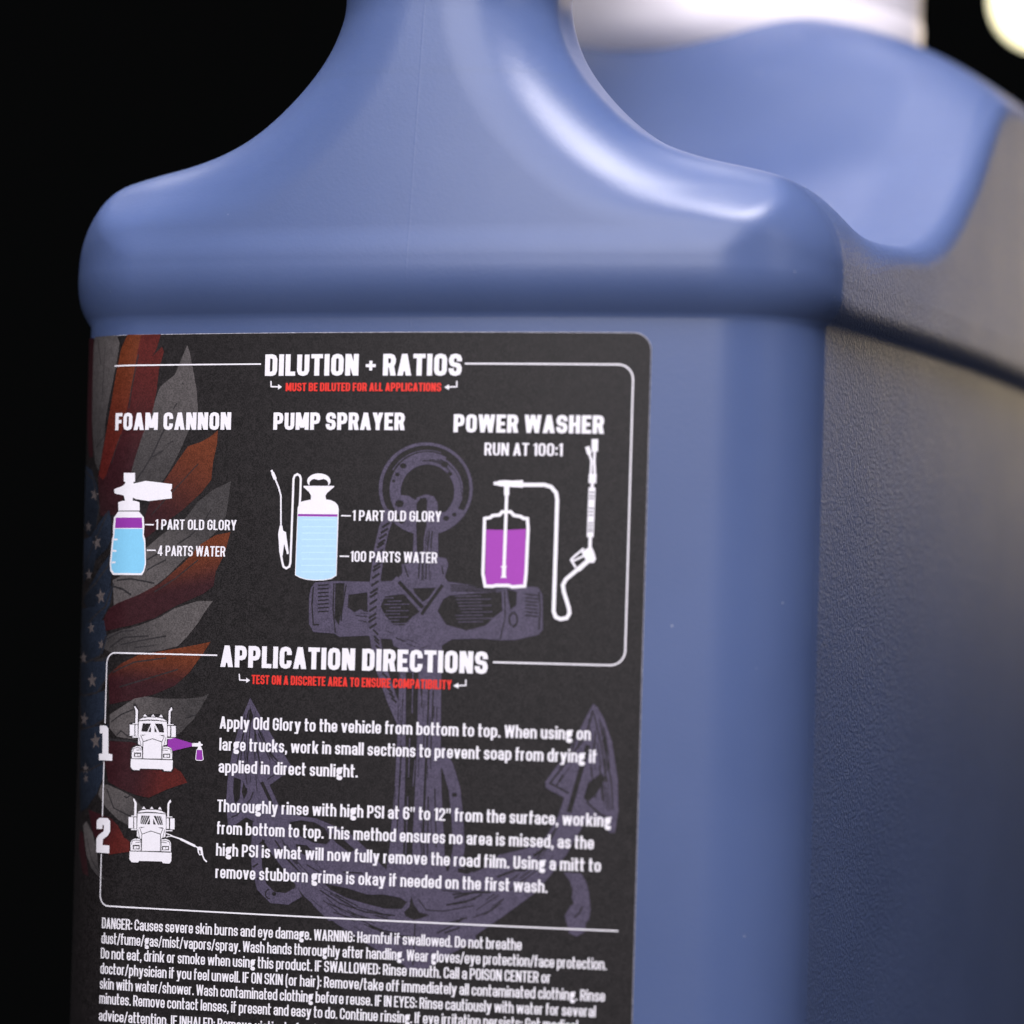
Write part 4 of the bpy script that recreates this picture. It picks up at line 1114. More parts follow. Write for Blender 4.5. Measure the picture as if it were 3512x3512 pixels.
    ('anchor_picture', 's', 'anchor', 0.13, '-3.15,14.58 -1.3,14.66'),
    ('anchor_picture', 's', 'anchor', 0.13, '8.54,14.59 13.91,14.76'),
    ('anchor_picture', 's', 'anchor', 0.13, '-2.28,14.12 -0.06,14.21'),
    ('anchor_picture', 's', 'anchor', 0.13, '8.76,14.12 12.51,14.26'),
    ('anchor_picture', 's', 'anchor', 0.13, '-2.8,13.64 1.18,13.76'),
    ('anchor_picture', 's', 'anchor', 0.13, '8.98,13.65 14.03,13.82'),
    ('anchor_picture', 's', 'anchor', 0.13, '-1.92,13.18 -0.12,13.25'),
    ('anchor_picture', 's', 'anchor', 0.13, '9.2,13.18 12.63,13.32'),
    ('anchor_picture', 's', 'anchor', 0.13, '-2.44,12.69 1.12,12.8'),
    ('anchor_picture', 's', 'anchor', 0.13, '9.41,12.71 14.15,12.88'),
    ('anchor_picture', 's', 'anchor', 0.13, '-2.96,12.2 -0.18,12.3'),
    ('anchor_picture', 's', 'anchor', 0.13, '8.5,12.22 12.74,12.37'),
    ('anchor_picture', 's', 'anchor', 0.13, '-2.09,11.74 1.05,11.85'),
    ('anchor_picture', 's', 'anchor', 0.13, '8.72,11.75 14.26,11.93'),
    ('anchor_picture', 's', 'anchor', 0.13, '-2.61,11.25 -0.25,11.35'),
    ('anchor_picture', 's', 'anchor', 0.13, '8.94,11.28 12.86,11.43'),
    ('anchor_picture', 's', 'anchor', 0.13, '-1.73,10.79 0.99,10.89'),
    ('anchor_picture', 's', None, 0.15, '7.59,16.77 14.6,16.43'),
    ('anchor_picture', 's', None, 0.15, '7.6,16.47 14.61,16.24'),
    ('anchor_picture', 's', None, 0.15, '7.61,16.17 14.61,16.05'),
    ('anchor_picture', 's', None, 0.15, '7.62,15.87 14.62,15.85'),
    ('anchor_picture', 's', None, 0.26, '17.76,10.92 17.97,11.26 18.05,11.72 17.99,12.2 17.81,12.6 17.54,12.81 17.25,12.81 16.99,12.58 16.83,12.18 16.81,11.7 16.92,11.24 17.14,10.91'),
    ('anchor_picture', 's', None, 0.35, '17.35,10.73 17.89,11.07'),
    ('anchor_picture', 's', 'anchor', 1.69, '-2.16,27.66 -3.22,24.61 -3.83,21.56 -4.34,16.78 -4.57,11.34 -3.87,7.67 -2.82,3.78 -1.07,-0.51 0.66,-3.93'),
    ('anchor_picture', 's', None, 0.33, '-3.42,25.09 -2.24,25.84'),
    ('anchor_picture', 's', None, 0.33, '-3.65,24.23 -2.46,24.98'),
    ('anchor_picture', 's', None, 0.33, '-3.87,23.38 -2.68,24.13'),
    ('anchor_picture', 's', None, 0.33, '-4.09,22.52 -2.9,23.28'),
    ('anchor_picture', 's', None, 0.33, '-4.22,22.03 -3.03,22.79'),
    ('anchor_picture', 's', None, 0.33, '-4.36,21.06 -3.18,21.82'),
    ('anchor_picture', 's', None, 0.33, '-4.51,20.08 -3.32,20.84'),
    ('anchor_picture', 's', None, 0.33, '-4.66,19.11 -3.47,19.87'),
    ('anchor_picture', 's', None, 0.33, '-4.74,18.55 -3.55,19.31'),
    ('anchor_picture', 's', None, 0.33, '-4.84,17.46 -3.65,18.21'),
    ('anchor_picture', 's', None, 0.33, '-4.93,16.36 -3.74,17.12'),
    ('anchor_picture', 's', None, 0.33, '-5.03,15.26 -3.84,16.02'),
    ('anchor_picture', 's', None, 0.33, '-5.09,14.64 -3.9,15.4'),
    ('anchor_picture', 's', None, 0.33, '-5.11,13.6 -3.92,14.36'),
    ('anchor_picture', 's', None, 0.33, '-5.14,12.57 -3.95,13.33'),
    ('anchor_picture', 's', None, 0.33, '-5.17,11.53 -3.98,12.29'),
    ('anchor_picture', 's', None, 0.33, '-5.18,10.94 -3.99,11.7'),
    ('anchor_picture', 's', None, 0.33, '-5.03,10.03 -3.84,10.79'),
    ('anchor_picture', 's', None, 0.28, '-4.43,9.83 -3.57,9.11'),
    ('anchor_picture', 's', None, 0.28, '-4.28,8.92 -3.42,8.2'),
    ('anchor_picture', 's', None, 0.28, '-4.2,8.4 -3.34,7.68'),
    ('anchor_picture', 's', None, 0.28, '-3.97,7.55 -3.11,6.83'),
    ('anchor_picture', 's', None, 0.28, '-3.75,6.71 -2.89,5.99'),
    ('anchor_picture', 's', None, 0.28, '-3.53,5.86 -2.67,5.14'),
    ('anchor_picture', 's', None, 0.28, '-3.4,5.38 -2.55,4.66'),
    ('anchor_picture', 's', None, 0.28, '-3.08,4.41 -2.22,3.7'),
    ('anchor_picture', 's', None, 0.28, '-2.76,3.45 -1.9,2.73'),
    ('anchor_picture', 's', None, 0.28, '-2.44,2.48 -1.58,1.77'),
    ('anchor_picture', 's', None, 0.28, '-2.25,1.93 -1.4,1.22'),
    ('anchor_picture', 's', None, 0.28, '-1.91,1.21 -1.05,0.5'),
    ('anchor_picture', 's', None, 0.28, '-1.56,0.49 -0.7,-0.22'),
    ('anchor_picture', 's', None, 0.28, '-1.21,-0.23 -0.36,-0.94'),
    ('anchor_picture', 'p', 'anchor', 0, '-0.16,9.22 6.49,9.37 6.61,-0.56 6.81,-8.76 7.25,-15.65 7.96,-24.26 8.77,-28.54 -1.54,-28.97 -0.81,-22.44 -0.27,-13.75 -0.02,-2.91'),
    ('anchor_picture', 'p', None, 0, '0.98,3.62 2.96,3.67 3.04,-4.98 2.95,-13.64 2.81,-20.13 2.82,-24.46 1.33,-24.52 1.35,-13.69 1.2,-5.04'),
    ('anchor_picture', 's', None, 0.26, '4.66,1.98 4.61,-11.42'),
    ('anchor_picture', 's', None, 0.2, '5.37,1.14 5.23,-9.24'),
    ('anchor_picture', 's', None, 0.35, '4.54,-9.26 4.41,-20.07'),
    ('anchor_picture', 's', None, 0.2, '6.04,-13.53 6.53,-22.15'),
    ('anchor_picture', 's', None, 0.22, '0.62,-7.22 0.27,-20.23'),
    ('anchor_picture', 's', None, 0.22, '5.05,-14.65 5.19,-23.28'),
    ('anchor_picture', 's', 'anchor', 0.17, '2.09,3.65 2.15,-2.41'),
    ('anchor_picture', 's', 'anchor', 0.17, '1.88,-6.1 1.87,-11.94'),
    ('anchor_picture', 's', 'anchor', 0.17, '1.84,-14.76 1.76,-23.42'),
    ('anchor_picture', 's', 'anchor', 0.17, '2.82,-9.32 2.6,-13.22'),
    ('anchor_picture', 's', 'anchor', 1.82, '6.44,-7.69 7.99,-10.23 9.11,-13.43 9.69,-17.72 10.05,-22.02 9.38,-26.36'),
    ('anchor_picture', 'p', None, 0, '7.03,-12.42 7.75,-13.47 8.56,-17.76 8.89,-21.2 8.38,-23.16 7.65,-19.95 7.25,-15.65'),
    ('anchor_picture', 'p', None, 0, '9.59,-14.27 9.35,-13.98 8.9,-14 8.68,-14.31 8.92,-14.6 9.37,-14.58'),
    ('anchor_picture', 'p', 'anchor', 0, '-24.24,-0.78 -22.42,-3.57 -19.87,-7.16 -17.14,-10.73 -18.49,-12.41 -20.57,-13.86 -19.92,-15.02 -18.96,-16.82 -16.3,-18.18 -12.7,-18.59 -10.29,-19.41 -7.31,-20.57 -4.7,-22.65 -1.7,-25.42 0.65,-26.77 2.82,-28.49 3.15,-33.17 -0.13,-32.59 -7.88,-33.67 -10.24,-33.77 -14.32,-30.32 -16.81,-27.51 -19.73,-24.34 -21.85,-21.5 -22.31,-19.69 -24.38,-18.85 -26.39,-20.21 -27.32,-20.43 -27.78,-16.95 -27.65,-13.27 -26.96,-8.84 -25.67,-4.21'),
    ('anchor_picture', 'p', None, 0, '-24.2,-2.15 -23.6,-3.6 -23.92,-4.53 -24.45,-3.99'),
    ('anchor_picture', 's', None, 0.22, '-24.39,-2.71 -25.2,-6.22 -26.26,-11.39'),
    ('anchor_picture', 's', None, 0.18, '-24.05,-3.62 -24.22,-8.02 -24.59,-12.44'),
    ('anchor_picture', 's', None, 0.22, '-23.59,-3.97 -22.89,-7.98 -21.94,-12.35'),
    ('anchor_picture', 's', None, 0.22, '-23.2,-4.51 -21.04,-8.66 -18.54,-10.95'),
    ('anchor_picture', 's', None, 0.16, '-22.74,-6.14 -20.59,-10.11'),
    ('anchor_picture', 's', None, 0.16, '-25.34,-8.06 -25.65,-11.37'),
    ('anchor_picture', 's', None, 0.54, '-21.9,-13.44 -20.5,-15.96 -19.52,-18.12'),
    ('anchor_picture', 's', None, 0.18, '-26.85,-18.94 -25.83,-18.53 -23.65,-16.07 -23.28,-14.96'),
    ('anchor_picture', 's', None, 0.16, '-21,-13.05 -18.13,-11.12'),
    ('anchor_picture', 'p', None, 0, '-26.63,-12.87 -25.38,-13.2 -25.5,-16.14 -26.29,-16.9 -26.66,-15.08'),
    ('anchor_picture', 'p', None, 0, '-24.96,-13.55 -24.2,-14.99 -24.78,-16.11 -25.22,-15.03'),
    ('anchor_picture', 'p', None, 0, '-17.07,-19.3 -15.28,-18.96 -13.08,-19.15 -11.27,-19.99 -10.23,-21.59 -10.99,-22.35 -12.98,-22.25 -15.4,-21.25 -16.64,-20.2'),
    ('anchor_picture', 'p', None, 0, '-15.96,-22.55 -14.16,-22.66 -12.94,-23.7 -14.52,-24.13 -15.74,-23.45'),
    ('anchor_picture', 'p', None, 0, '-11.06,-20.26 -8.26,-21.52 -6.25,-23.07 -7.22,-23.47 -9.42,-22.11'),
    ('anchor_picture', 's', None, 0.2, '-18.96,-23.21 -15.23,-26.71 -10.77,-29.43 -6.02,-30.68'),
    ('anchor_picture', 's', None, 0.16, '-17.71,-24.62 -14,-27.75 -9.96,-30.13'),
    ('anchor_picture', 's', None, 0.25, '-19.4,-22.13 -17.72,-24.26'),
    ('anchor_picture', 's', None, 0.18, '-14.07,-25.57 -10.04,-27.58'),
    ('anchor_picture', 's', None, 0.22, '-8.11,-26.41 -4.98,-26.46'),
    ('anchor_picture', 's', 'anchor', 1.72, '-22.32,-19.5 -22.51,-23.17 -22.31,-26.28 -21.4,-29.17 -19.53,-30.73 -17.11,-30.81 -15.14,-29.62'),
    ('anchor_picture', 's', None, 0.25, '-22.01,-22.79 -21.12,-22.2'),
    ('anchor_picture', 's', None, 0.25, '-22.98,-24.47 -22.08,-23.89'),
    ('anchor_picture', 's', None, 0.25, '-23.02,-26.31 -22.12,-25.72'),
    ('anchor_picture', 's', None, 0.25, '-22.25,-28.11 -21.35,-27.52'),
    ('anchor_picture', 'p', None, 0, '-18.94,-30.16 -19.08,-29.91 -19.38,-29.85 -19.63,-30.02 -19.64,-30.3 -19.42,-30.49 -19.12,-30.45'),
    ('anchor_picture', 's', None, 0.18, '-20.12,-29.49 -20.43,-29.62 -20.65,-29.85 -20.76,-30.15 -20.72,-30.45 -20.54,-30.71 -20.26,-30.88 -19.93,-30.93'),
    ('anchor_picture', 'p', None, 0, '-21.22,-25.5 -20.09,-25.82 -18.6,-28.31 -16.75,-29.33 -15.95,-29.29 -16.78,-28.42 -18.44,-26.85 -19.71,-24.89'),
    ('anchor_picture', 'p', 'anchor', 0, '-15.87,-26.8 -8.67,-26.5 -3.28,-28.57 2.7,-29.31 3.28,-28.3 12.25,-25.64 13.1,-35.72 8.17,-38.39 5.81,-40.14 3.59,-41.23 1.98,-39.83 -3.01,-37.44 -7.69,-35.03 -10.43,-33.17 -15.8,-28.95'),
    ('anchor_picture', 'p', 'anchor', 0, '6.82,-25.86 10.93,-25.04 12.48,-25.64 14,-24.92 16.32,-22.88 20.34,-21.83 23.31,-20.02 24.91,-17.36 25.98,-14.08 30.46,-13.93 28.44,-18.54 26.72,-22.16 24.79,-24.83 22.04,-28.18 17.09,-31.96 12.77,-35.08 7.19,-37.95'),
    ('anchor_picture', 'p', None, 0, '-11.12,-28.25 -7.53,-28.76 -4.13,-29.6 -1.49,-29.48 1.15,-29.86 2.22,-30.48 1.37,-31.5 -1.07,-31.6 -3.91,-31.07 -7.48,-30.24 -10.02,-29.19'),
    ('anchor_picture', 'p', None, 0, '2.79,-29.47 3.27,-30.76 4.17,-31.87 5.74,-32.21 4.2,-32.85 3.34,-33.05 2.11,-32.61 1.74,-31.97 2.58,-31.12'),
    ('anchor_picture', 'p', None, 0, '-8.59,-34.74 -8.6,-34.41 -8.41,-34.81'),
    ('anchor_picture', 's', None, 0.18, '-11.81,-29.27 -8.53,-31.11 -4.23,-32.24 0.36,-32.52'),
    ('anchor_picture', 's', None, 0.16, '-10.32,-31.19 -6.7,-32.51 -2.25,-33.46'),
    ('anchor_picture', 's', None, 0.15, '-9.56,-32.47 -6.68,-33.17'),
    ('anchor_picture', 's', None, 0.23, '-3.81,-34.19 -0.25,-35.51 2.89,-35.53'),
    ('anchor_picture', 's', None, 0.15, '-2.03,-34.77 1.13,-35.12'),
    ('anchor_picture', 's', None, 0.2, '3.52,-33.2 3.52,-36.15 3.37,-39.77'),
    ('anchor_picture', 's', None, 0.15, '3.94,-29.91 5.2,-31.49 7.97,-31.54 12.74,-30.52'),
    ('anchor_picture', 's', None, 0.23, '9.27,-29.03 12.88,-28.56'),
    ('anchor_picture', 's', None, 0.2, '8.63,-30.53 12.91,-29.53'),
    ('anchor_picture', 's', None, 0.2, '7.03,-34.85 9.41,-33.6 11.26,-32.38'),
    ('anchor_picture', 's', None, 0.15, '7.53,-28.45 10.63,-28.65'),
    ('anchor_picture', 's', None, 0.29, '9.52,-29.51 12.57,-28.57 15.12,-28.46'),
    ('anchor_picture', 's', None, 0.23, '8.35,-30.62 11.25,-30.09 13.77,-28.85'),
    ('anchor_picture', 's', None, 0.15, '12.51,-32.32 15.04,-31.24 17.19,-29.36'),
    ('anchor_picture', 's', None, 0.2, '8.77,-33.3 11.66,-32.36'),
    ('anchor_picture', 's', None, 0.23, '8.13,-34.8 10.51,-33.88'),
    ('anchor_picture', 's', None, 0.33, '16.07,-26.15 18.75,-25.06 20.43,-25'),
    ('anchor_picture', 's', None, 0.43, '21.55,-22.84 23.03,-21.81 24.62,-19.16 25.59,-17.99'),
    ('anchor_picture', 'p', None, 0, '9.9,-25.09 12.47,-25.31 11.47,-25.92 10.09,-25.73'),
    ('anchor_picture', 'p', 'anchor', 0, '29.87,-0.24 30.54,-0.75 31.57,-2.43 32.87,-5.81 33.85,-11.11 34.1,-15.8 33.69,-19.01 32.93,-19.04 31.8,-17.79 29.59,-17.02 28.75,-18.33 27.09,-21.38 23.78,-21.5 26.04,-15.86 26.5,-14.77 25.99,-14.19 23.08,-12.79 23.01,-11.89 26.87,-6.42 28.73,-2.51'),
    ('anchor_picture', 's', None, 0.26, '29.89,-1.2 29.2,-3.78 27.96,-6.38 23.73,-12.08 26.63,-13.48'),
    ('anchor_picture', 's', None, 0.2, '30.02,-1.62 31.25,-6.28 32.27,-11.59'),
    ('anchor_picture', 's', None, 0.74, '29.28,-6.34 27.7,-12.38 26.72,-16.26'),
    ('anchor_picture', 's', None, 0.2, '30.31,-4.18 30.22,-8.45'),
    ('anchor_picture', 's', None, 0.2, '31.44,-5.42 32.93,-11.57 33.26,-15.61'),
    ('anchor_picture', 's', None, 0.26, '29.3,-14.68 31.32,-16.32 32.65,-16.91'),
    ('anchor_picture', 's', None, 0.2, '25.67,-10.73 24.62,-12.48'),
    ('anchor_picture', 's', None, 0.22, '29.8,-9.32 30.6,-13.99'),
    ('anchor_picture', 's', None, 0.22, '31.11,-9.28 31.7,-14.38'),
    ('anchor_picture', 'p', None, 0, '29.44,-11.89 31.36,-10.34 32.04,-11.17 30.8,-13.35 29.52,-14.67 28.85,-14.05'),
    ('anchor_picture', 'p', 'anchor', 0, '26.14,-25.1 26.97,-25.07 28.8,-25.16 29.58,-26.27 30.04,-27.87 30.37,-30.45 30.16,-31.91 29.76,-32.25 29.55,-33.72 28.41,-34.41 27.23,-33.97 26.85,-32.53 26.49,-31.41 27.28,-30.08 27.85,-29.57 27.49,-28.78 27.63,-27.64 27.17,-26.36'),
    ('anchor_picture', 's', None, 0.23, '29.11,-30.01 28.64,-31 27.99,-31.67'),
    ('anchor_picture', 's', None, 0.09, '5.04,-2.92 5.04,-3.36 5.04,-3.8 5.04,-4.23 5.04,-4.67'),
    ('anchor_picture', 's', None, 0.15, '3.59,1.53 3.59,0.77 3.6,0.01 3.6,-0.75 3.6,-1.5'),
    ('anchor_picture', 's', None, 0.1, '4.7,-16.84 4.7,-17.4 4.71,-17.97 4.77,-18.53 4.82,-19.09'),
    ('anchor_picture', 's', None, 0.16, '5.53,-1.26 5.53,-1.7 5.53,-2.13 5.53,-2.57 5.54,-3.01'),
    ('anchor_picture', 's', None, 0.1, '4.04,-18.59 4.16,-19.78 4.28,-20.97 4.4,-22.16 4.52,-23.34'),
    ('anchor_picture', 's', None, 0.16, '4.12,-4.87 4.12,-5.87 4.13,-6.87 4.13,-7.87 4.13,-8.87'),
    ('anchor_picture', 's', None, 0.14, '4.71,-19.87 4.75,-20.29 4.79,-20.7 4.84,-21.12 4.88,-21.53'),
    ('anchor_picture', 's', None, 0.09, '4.85,-10.02 4.85,-10.54 4.85,-11.05 4.85,-11.57 4.85,-12.08'),
    ('anchor_picture', 's', None, 0.1, '5.01,-21.28 5.09,-22.05 5.17,-22.82 5.25,-23.6 5.32,-24.37'),
    ('anchor_picture', 's', None, 0.15, '4.03,-20.7 4.13,-21.64 4.22,-22.58 4.31,-23.51 4.41,-24.45'),
    ('anchor_picture', 's', None, 0.12, '4.5,-10.09 4.5,-10.86 4.51,-11.63 4.51,-12.4 4.51,-13.17'),
    ('anchor_picture', 's', None, 0.08, '3.89,-0.96 3.89,-1.62 3.89,-2.27 3.89,-2.93 3.9,-3.58'),
    ('anchor_picture', 's', None, 0.13, '5.34,2.06 5.34,1.06 5.35,0.06 5.35,-0.94 5.35,-1.94'),
    ('anchor_picture', 's', None, 0.1, '3.4,-9.12 3.41,-9.81 3.41,-10.51 3.41,-11.2 3.41,-11.9'),
    ('anchor_picture', 's', None, 0.1, '4.4,-7.57 4.4,-8.12 4.4,-8.66 4.41,-9.2 4.41,-9.75'),
    ('anchor_picture', 's', None, 0.13, '5.25,-6.07 5.26,-7.2 5.26,-8.33 5.26,-9.46 5.27,-10.59'),
    ('anchor_picture', 's', None, 0.1, '6.26,-20.36 6.3,-20.79 6.35,-21.22 6.39,-21.65 6.43,-22.08'),
    ('anchor_picture', 's', None, 0.11, '5.52,-16.83 5.52,-17.81 5.61,-18.74 5.71,-19.72 5.81,-20.7'),
    ('anchor_picture', 's', None, 0.14, '6,-1.38 6,-2.2 6.01,-3.02 6.01,-3.84 6.01,-4.66'),
    ('anchor_picture', 's', None, 0.17, '4.4,-20.32 4.5,-21.35 4.61,-22.37 4.71,-23.4 4.81,-24.42'),
    ('anchor_picture', 's', None, 0.15, '3.46,2.8 3.46,2.16 3.46,1.53 3.46,0.89 3.46,0.25'),
    ('anchor_picture', 's', None, 0.15, '4.43,-7.51 4.44,-8.85 4.44,-10.2 4.45,-11.54 4.45,-12.88'),
    ('anchor_picture', 's', None, 0.07, '0.33,-1.48 0.34,-2.1 0.34,-2.72 0.35,-3.34 0.36,-3.96'),
    ('anchor_picture', 's', None, 0.07, '0.44,-3.66 0.45,-5.03 0.47,-6.4 0.46,-7.77 0.43,-9.14'),
    ('anchor_picture', 's', None, 0.09, '0.01,4.66 0.02,4.06 0.02,3.46 0.03,2.86 0.03,2.26'),
    ('anchor_picture', 's', None, 0.1, '-0.09,-1.41 -0.08,-1.94 -0.08,-2.46 -0.07,-2.99 -0.07,-3.52'),
    ('anchor_picture', 's', None, 0.08, '0.62,0.63 0.62,0.14 0.63,-0.35 0.63,-0.84 0.64,-1.33'),
    ('anchor_picture', 's', None, 0.1, '0.62,-10.96 0.6,-11.54 0.59,-12.11 0.58,-12.69 0.56,-13.27'),
    ('anchor_picture', 's', None, 0.1, '0.58,-0.38 0.59,-1.79 0.6,-3.19 0.61,-4.6 0.63,-6'),
    ('anchor_picture', 's', None, 0.1, '-0.18,-13.34 -0.2,-14.17 -0.22,-15.01 -0.24,-15.84 -0.26,-16.67'),
    ('anchor_picture', 's', None, 0.11, '-14.33,-23.23 -13.93,-23.62 -13.37,-24.15 -12.81,-24.67 -12.25,-25.19'),
    ('anchor_picture', 's', None, 0.12, '-16.18,-24.62 -15.2,-25.57 -14.3,-26.4 -13.41,-27.23 -12.52,-28.05'),
    ('anchor_picture', 's', None, 0.09, '-17.61,-20.03 -17.23,-20.51 -16.85,-20.99 -16.47,-21.48 -16.09,-21.96'),
    ('anchor_picture', 's', None, 0.08, '-14.72,-23.22 -14,-23.97 -13.12,-24.79 -12.24,-25.6 -11.37,-26.42'),
    ('anchor_picture', 's', None, 0.11, '-3.17,-32.58 -2.5,-32.72 -1.84,-32.87 -1.17,-33.02 -0.5,-33.16'),
    ('anchor_picture', 's', None, 0.14, '-3.61,-31.92 -2.79,-32.1 -1.98,-32.28 -1.17,-32.46 -0.36,-32.64'),
    ('anchor_picture', 's', None, 0.15, '-10.89,-27.14 -10.55,-27.46 -10.21,-27.77 -10.01,-27.82 -9.57,-28.01'),
    ('anchor_picture', 's', None, 0.13, '-3.31,-30.71 -2.49,-30.9 -1.67,-31.08 -0.85,-31.26 -0.04,-31.44'),
    ('anchor_picture', 's', None, 0.12, '-5.81,-31.51 -4.82,-31.72 -3.84,-31.94 -2.86,-32.15 -1.88,-32.37'),
    ('anchor_picture', 's', None, 0.16, '-8.17,-28.82 -7.21,-29.24 -6.26,-29.67 -5.45,-30.05 -4.43,-30.28'),
    ('anchor_picture', 's', None, 0.16, '-2.55,-32.66 -2.1,-32.76 -1.66,-32.86 -1.22,-32.95 -0.77,-33.05'),
    ('anchor_picture', 's', None, 0.09, '-8.73,-30.49 -8.34,-30.66 -7.95,-30.84 -7.56,-31.01 -7.17,-31.19'),
    ('anchor_picture', 's', None, 0.09, '-1.63,-30.31 -1.18,-30.41 -0.74,-30.51 -0.29,-30.61 0.16,-30.71'),
    ('anchor_picture', 's', None, 0.16, '-9.19,-29.82 -8.34,-30.2 -7.49,-30.58 -6.64,-30.96 -5.64,-31.35'),
    ('anchor_picture', 's', None, 0.08, '-16.8,-24.27 -16.57,-24.56 -16.21,-24.99 -15.93,-25.25 -15.64,-25.51'),
    ('anchor_picture', 's', None, 0.14, '-4.15,-31.86 -3.66,-31.96 -3.18,-32.07 -2.69,-32.18 -2.21,-32.28'),
    ('anchor_picture', 's', None, 0.09, '-4.17,-32.04 -3.27,-32.24 -2.38,-32.44 -1.49,-32.63 -0.6,-32.83'),
    ('anchor_picture', 's', None, 0.14, '-8.65,-30.5 -8.01,-30.78 -7.37,-31.07 -6.73,-31.36 -5.86,-31.71'),
    ('anchor_picture', 's', None, 0.08, '-10.85,-26.45 -10.21,-27.04 -9.89,-27.31 -9.08,-27.67 -8.26,-28.04'),
    ('anchor_picture', 's', None, 0.13, '-10.16,-29.74 -9.38,-30.09 -8.6,-30.44 -7.82,-30.79 -7.04,-31.14'),
    ('anchor_picture', 's', None, 0.12, '-17.48,-22.68 -17.03,-23.24 -16.59,-23.8 -16.15,-24.36 -15.58,-24.97'),
    ('anchor_picture', 's', None, 0.08, '-19.33,-20.62 -18.61,-21.53 -17.89,-22.44 -17.17,-23.36 -16.45,-24.27'),
    ('anchor_picture', 's', None, 0.1, '-11.09,-29.1 -10.4,-29.4 -9.71,-29.71 -9.03,-30.02 -8.34,-30.32'),
    ('anchor_picture', 's', None, 0.08, '-16.71,-24.59 -16,-25.35 -15.39,-25.92 -14.77,-26.49 -14.16,-27.06'),
    ('anchor_picture', 's', None, 0.12, '-18.09,-22.46 -17.5,-23.21 -16.9,-23.96 -16.31,-24.71 -15.5,-25.5'),
    ('anchor_picture', 's', None, 0.08, '-13.04,-27.35 -12.17,-28.16 -11.06,-29.08 -9.95,-29.57 -8.84,-30.06'),
    ('anchor_picture', 's', None, 0.14, '-0.32,-35.11 0.28,-35.28 0.87,-35.46 1.46,-35.63 2.06,-35.81'),
    ('anchor_picture', 's', None, 0.14, '-7.3,-32.03 -6.19,-32.49 -5.08,-32.95 -3.97,-33.4 -2.87,-33.86'),
    ('anchor_picture', 's', None, 0.1, '-11.21,-30.74 -10.75,-31.08 -10.28,-31.42 -9.82,-31.75 -9.36,-32.09'),
    ('anchor_picture', 's', None, 0.07, '-6.24,-34.44 -5.04,-34.94 -3.84,-35.43 -2.53,-35.87 -1.29,-36.24'),
    ('anchor_picture', 's', None, 0.13, '-9.36,-32.06 -8.59,-32.61 -7.74,-33.01 -6.85,-33.37 -5.97,-33.74'),
    ('anchor_picture', 's', None, 0.14, '-6.45,-32.67 -5.98,-32.86 -5.51,-33.05 -5.04,-33.25 -4.57,-33.44'),
    ('anchor_picture', 's', None, 0.12, '-9.87,-33.8 -8.47,-34.52 -7.39,-34.97 -6.31,-35.41 -5.23,-35.86'),
    ('anchor_picture', 's', None, 0.14, '-3.54,-34.11 -2.67,-34.45 -1.69,-34.74 -0.72,-35.03 0.26,-35.31'),
    ('anchor_picture', 's', None, 0.14, '-6.81,-32.74 -5.6,-33.24 -4.39,-33.73 -3.19,-34.23 -2.02,-34.62'),
    ('anchor_picture', 's', None, 0.08, '-2,-35.1 -1.02,-35.38 -0.05,-35.67 0.93,-35.96 1.9,-36.25'),
    ('anchor_picture', 's', None, 0.08, '-2.5,-35.71 -1.75,-35.93 -1.01,-36.15 -0.26,-36.37 0.49,-36.59'),
    ('anchor_picture', 's', None, 0.08, '-13.2,-30.64 -12.74,-30.97 -12.28,-31.31 -11.82,-31.64 -11.36,-31.97'),
    ('anchor_picture', 's', None, 0.1, '-0.29,-36.06 0.32,-36.24 0.93,-36.42 1.54,-36.6 2.14,-36.78'),
    ('anchor_picture', 's', None, 0.14, '-4.55,-34.02 -4.06,-34.22 -3.58,-34.42 -3.1,-34.62 -2.64,-34.77'),
    ('anchor_picture', 's', None, 0.09, '-10.79,-30.34 -9.94,-30.96 -9.09,-31.57 -8.24,-32.19 -7.41,-32.56'),
    ('anchor_picture', 's', None, 0.14, '-14.33,-30.42 -13.96,-30.69 -13.6,-30.95 -13.23,-31.22 -12.86,-31.48'),
    ('anchor_picture', 's', None, 0.09, '22.1,-25.85 23.01,-25.01 23.52,-24.23 24.03,-23.46 24.53,-22.68'),
    ('anchor_picture', 's', None, 0.17, '18.03,-28.06 18.59,-27.62 19.14,-27.18 19.69,-26.74 20.24,-26.3'),
    ('anchor_picture', 's', None, 0.14, '20.28,-25.02 21.11,-24.36 21.65,-23.8 22.23,-22.93 22.8,-22.05'),
    ('anchor_picture', 's', None, 0.15, '19.59,-26.94 20.29,-26.38 20.98,-25.83 21.68,-25.27 22.4,-24.63'),
    ('anchor_picture', 's', None, 0.13, '12.97,-31.21 13.82,-30.6 14.67,-30 15.52,-29.41 16.37,-28.81'),
    ('anchor_picture', 's', None, 0.1, '22.4,-23.41 22.84,-22.74 23.28,-22.07 23.72,-21.4 24.16,-20.73'),
    ('anchor_picture', 's', None, 0.16, '14.14,-31.92 14.81,-31.45 15.47,-30.98 16.13,-30.51 16.8,-30.05'),
    ('anchor_picture', 's', None, 0.1, '15.18,-30.72 15.7,-30.35 16.23,-29.98 16.75,-29.61 17.27,-29.24'),
    ('anchor_picture', 's', None, 0.13, '14.56,-29.51 14.84,-29.31 15.13,-29.11 15.41,-28.91 15.69,-28.71'),
    ('anchor_picture', 's', None, 0.17, '19.53,-26.3 20.15,-25.8 20.77,-25.31 21.39,-24.81 21.92,-24.36'),
    ('anchor_picture', 's', None, 0.17, '17.97,-26.73 18.32,-26.45 18.68,-26.17 19.03,-25.89 19.38,-25.6'),
    ('anchor_picture', 's', None, 0.11, '23.97,-22.18 24.15,-21.9 24.33,-21.62 24.52,-21.34 24.7,-21.06'),
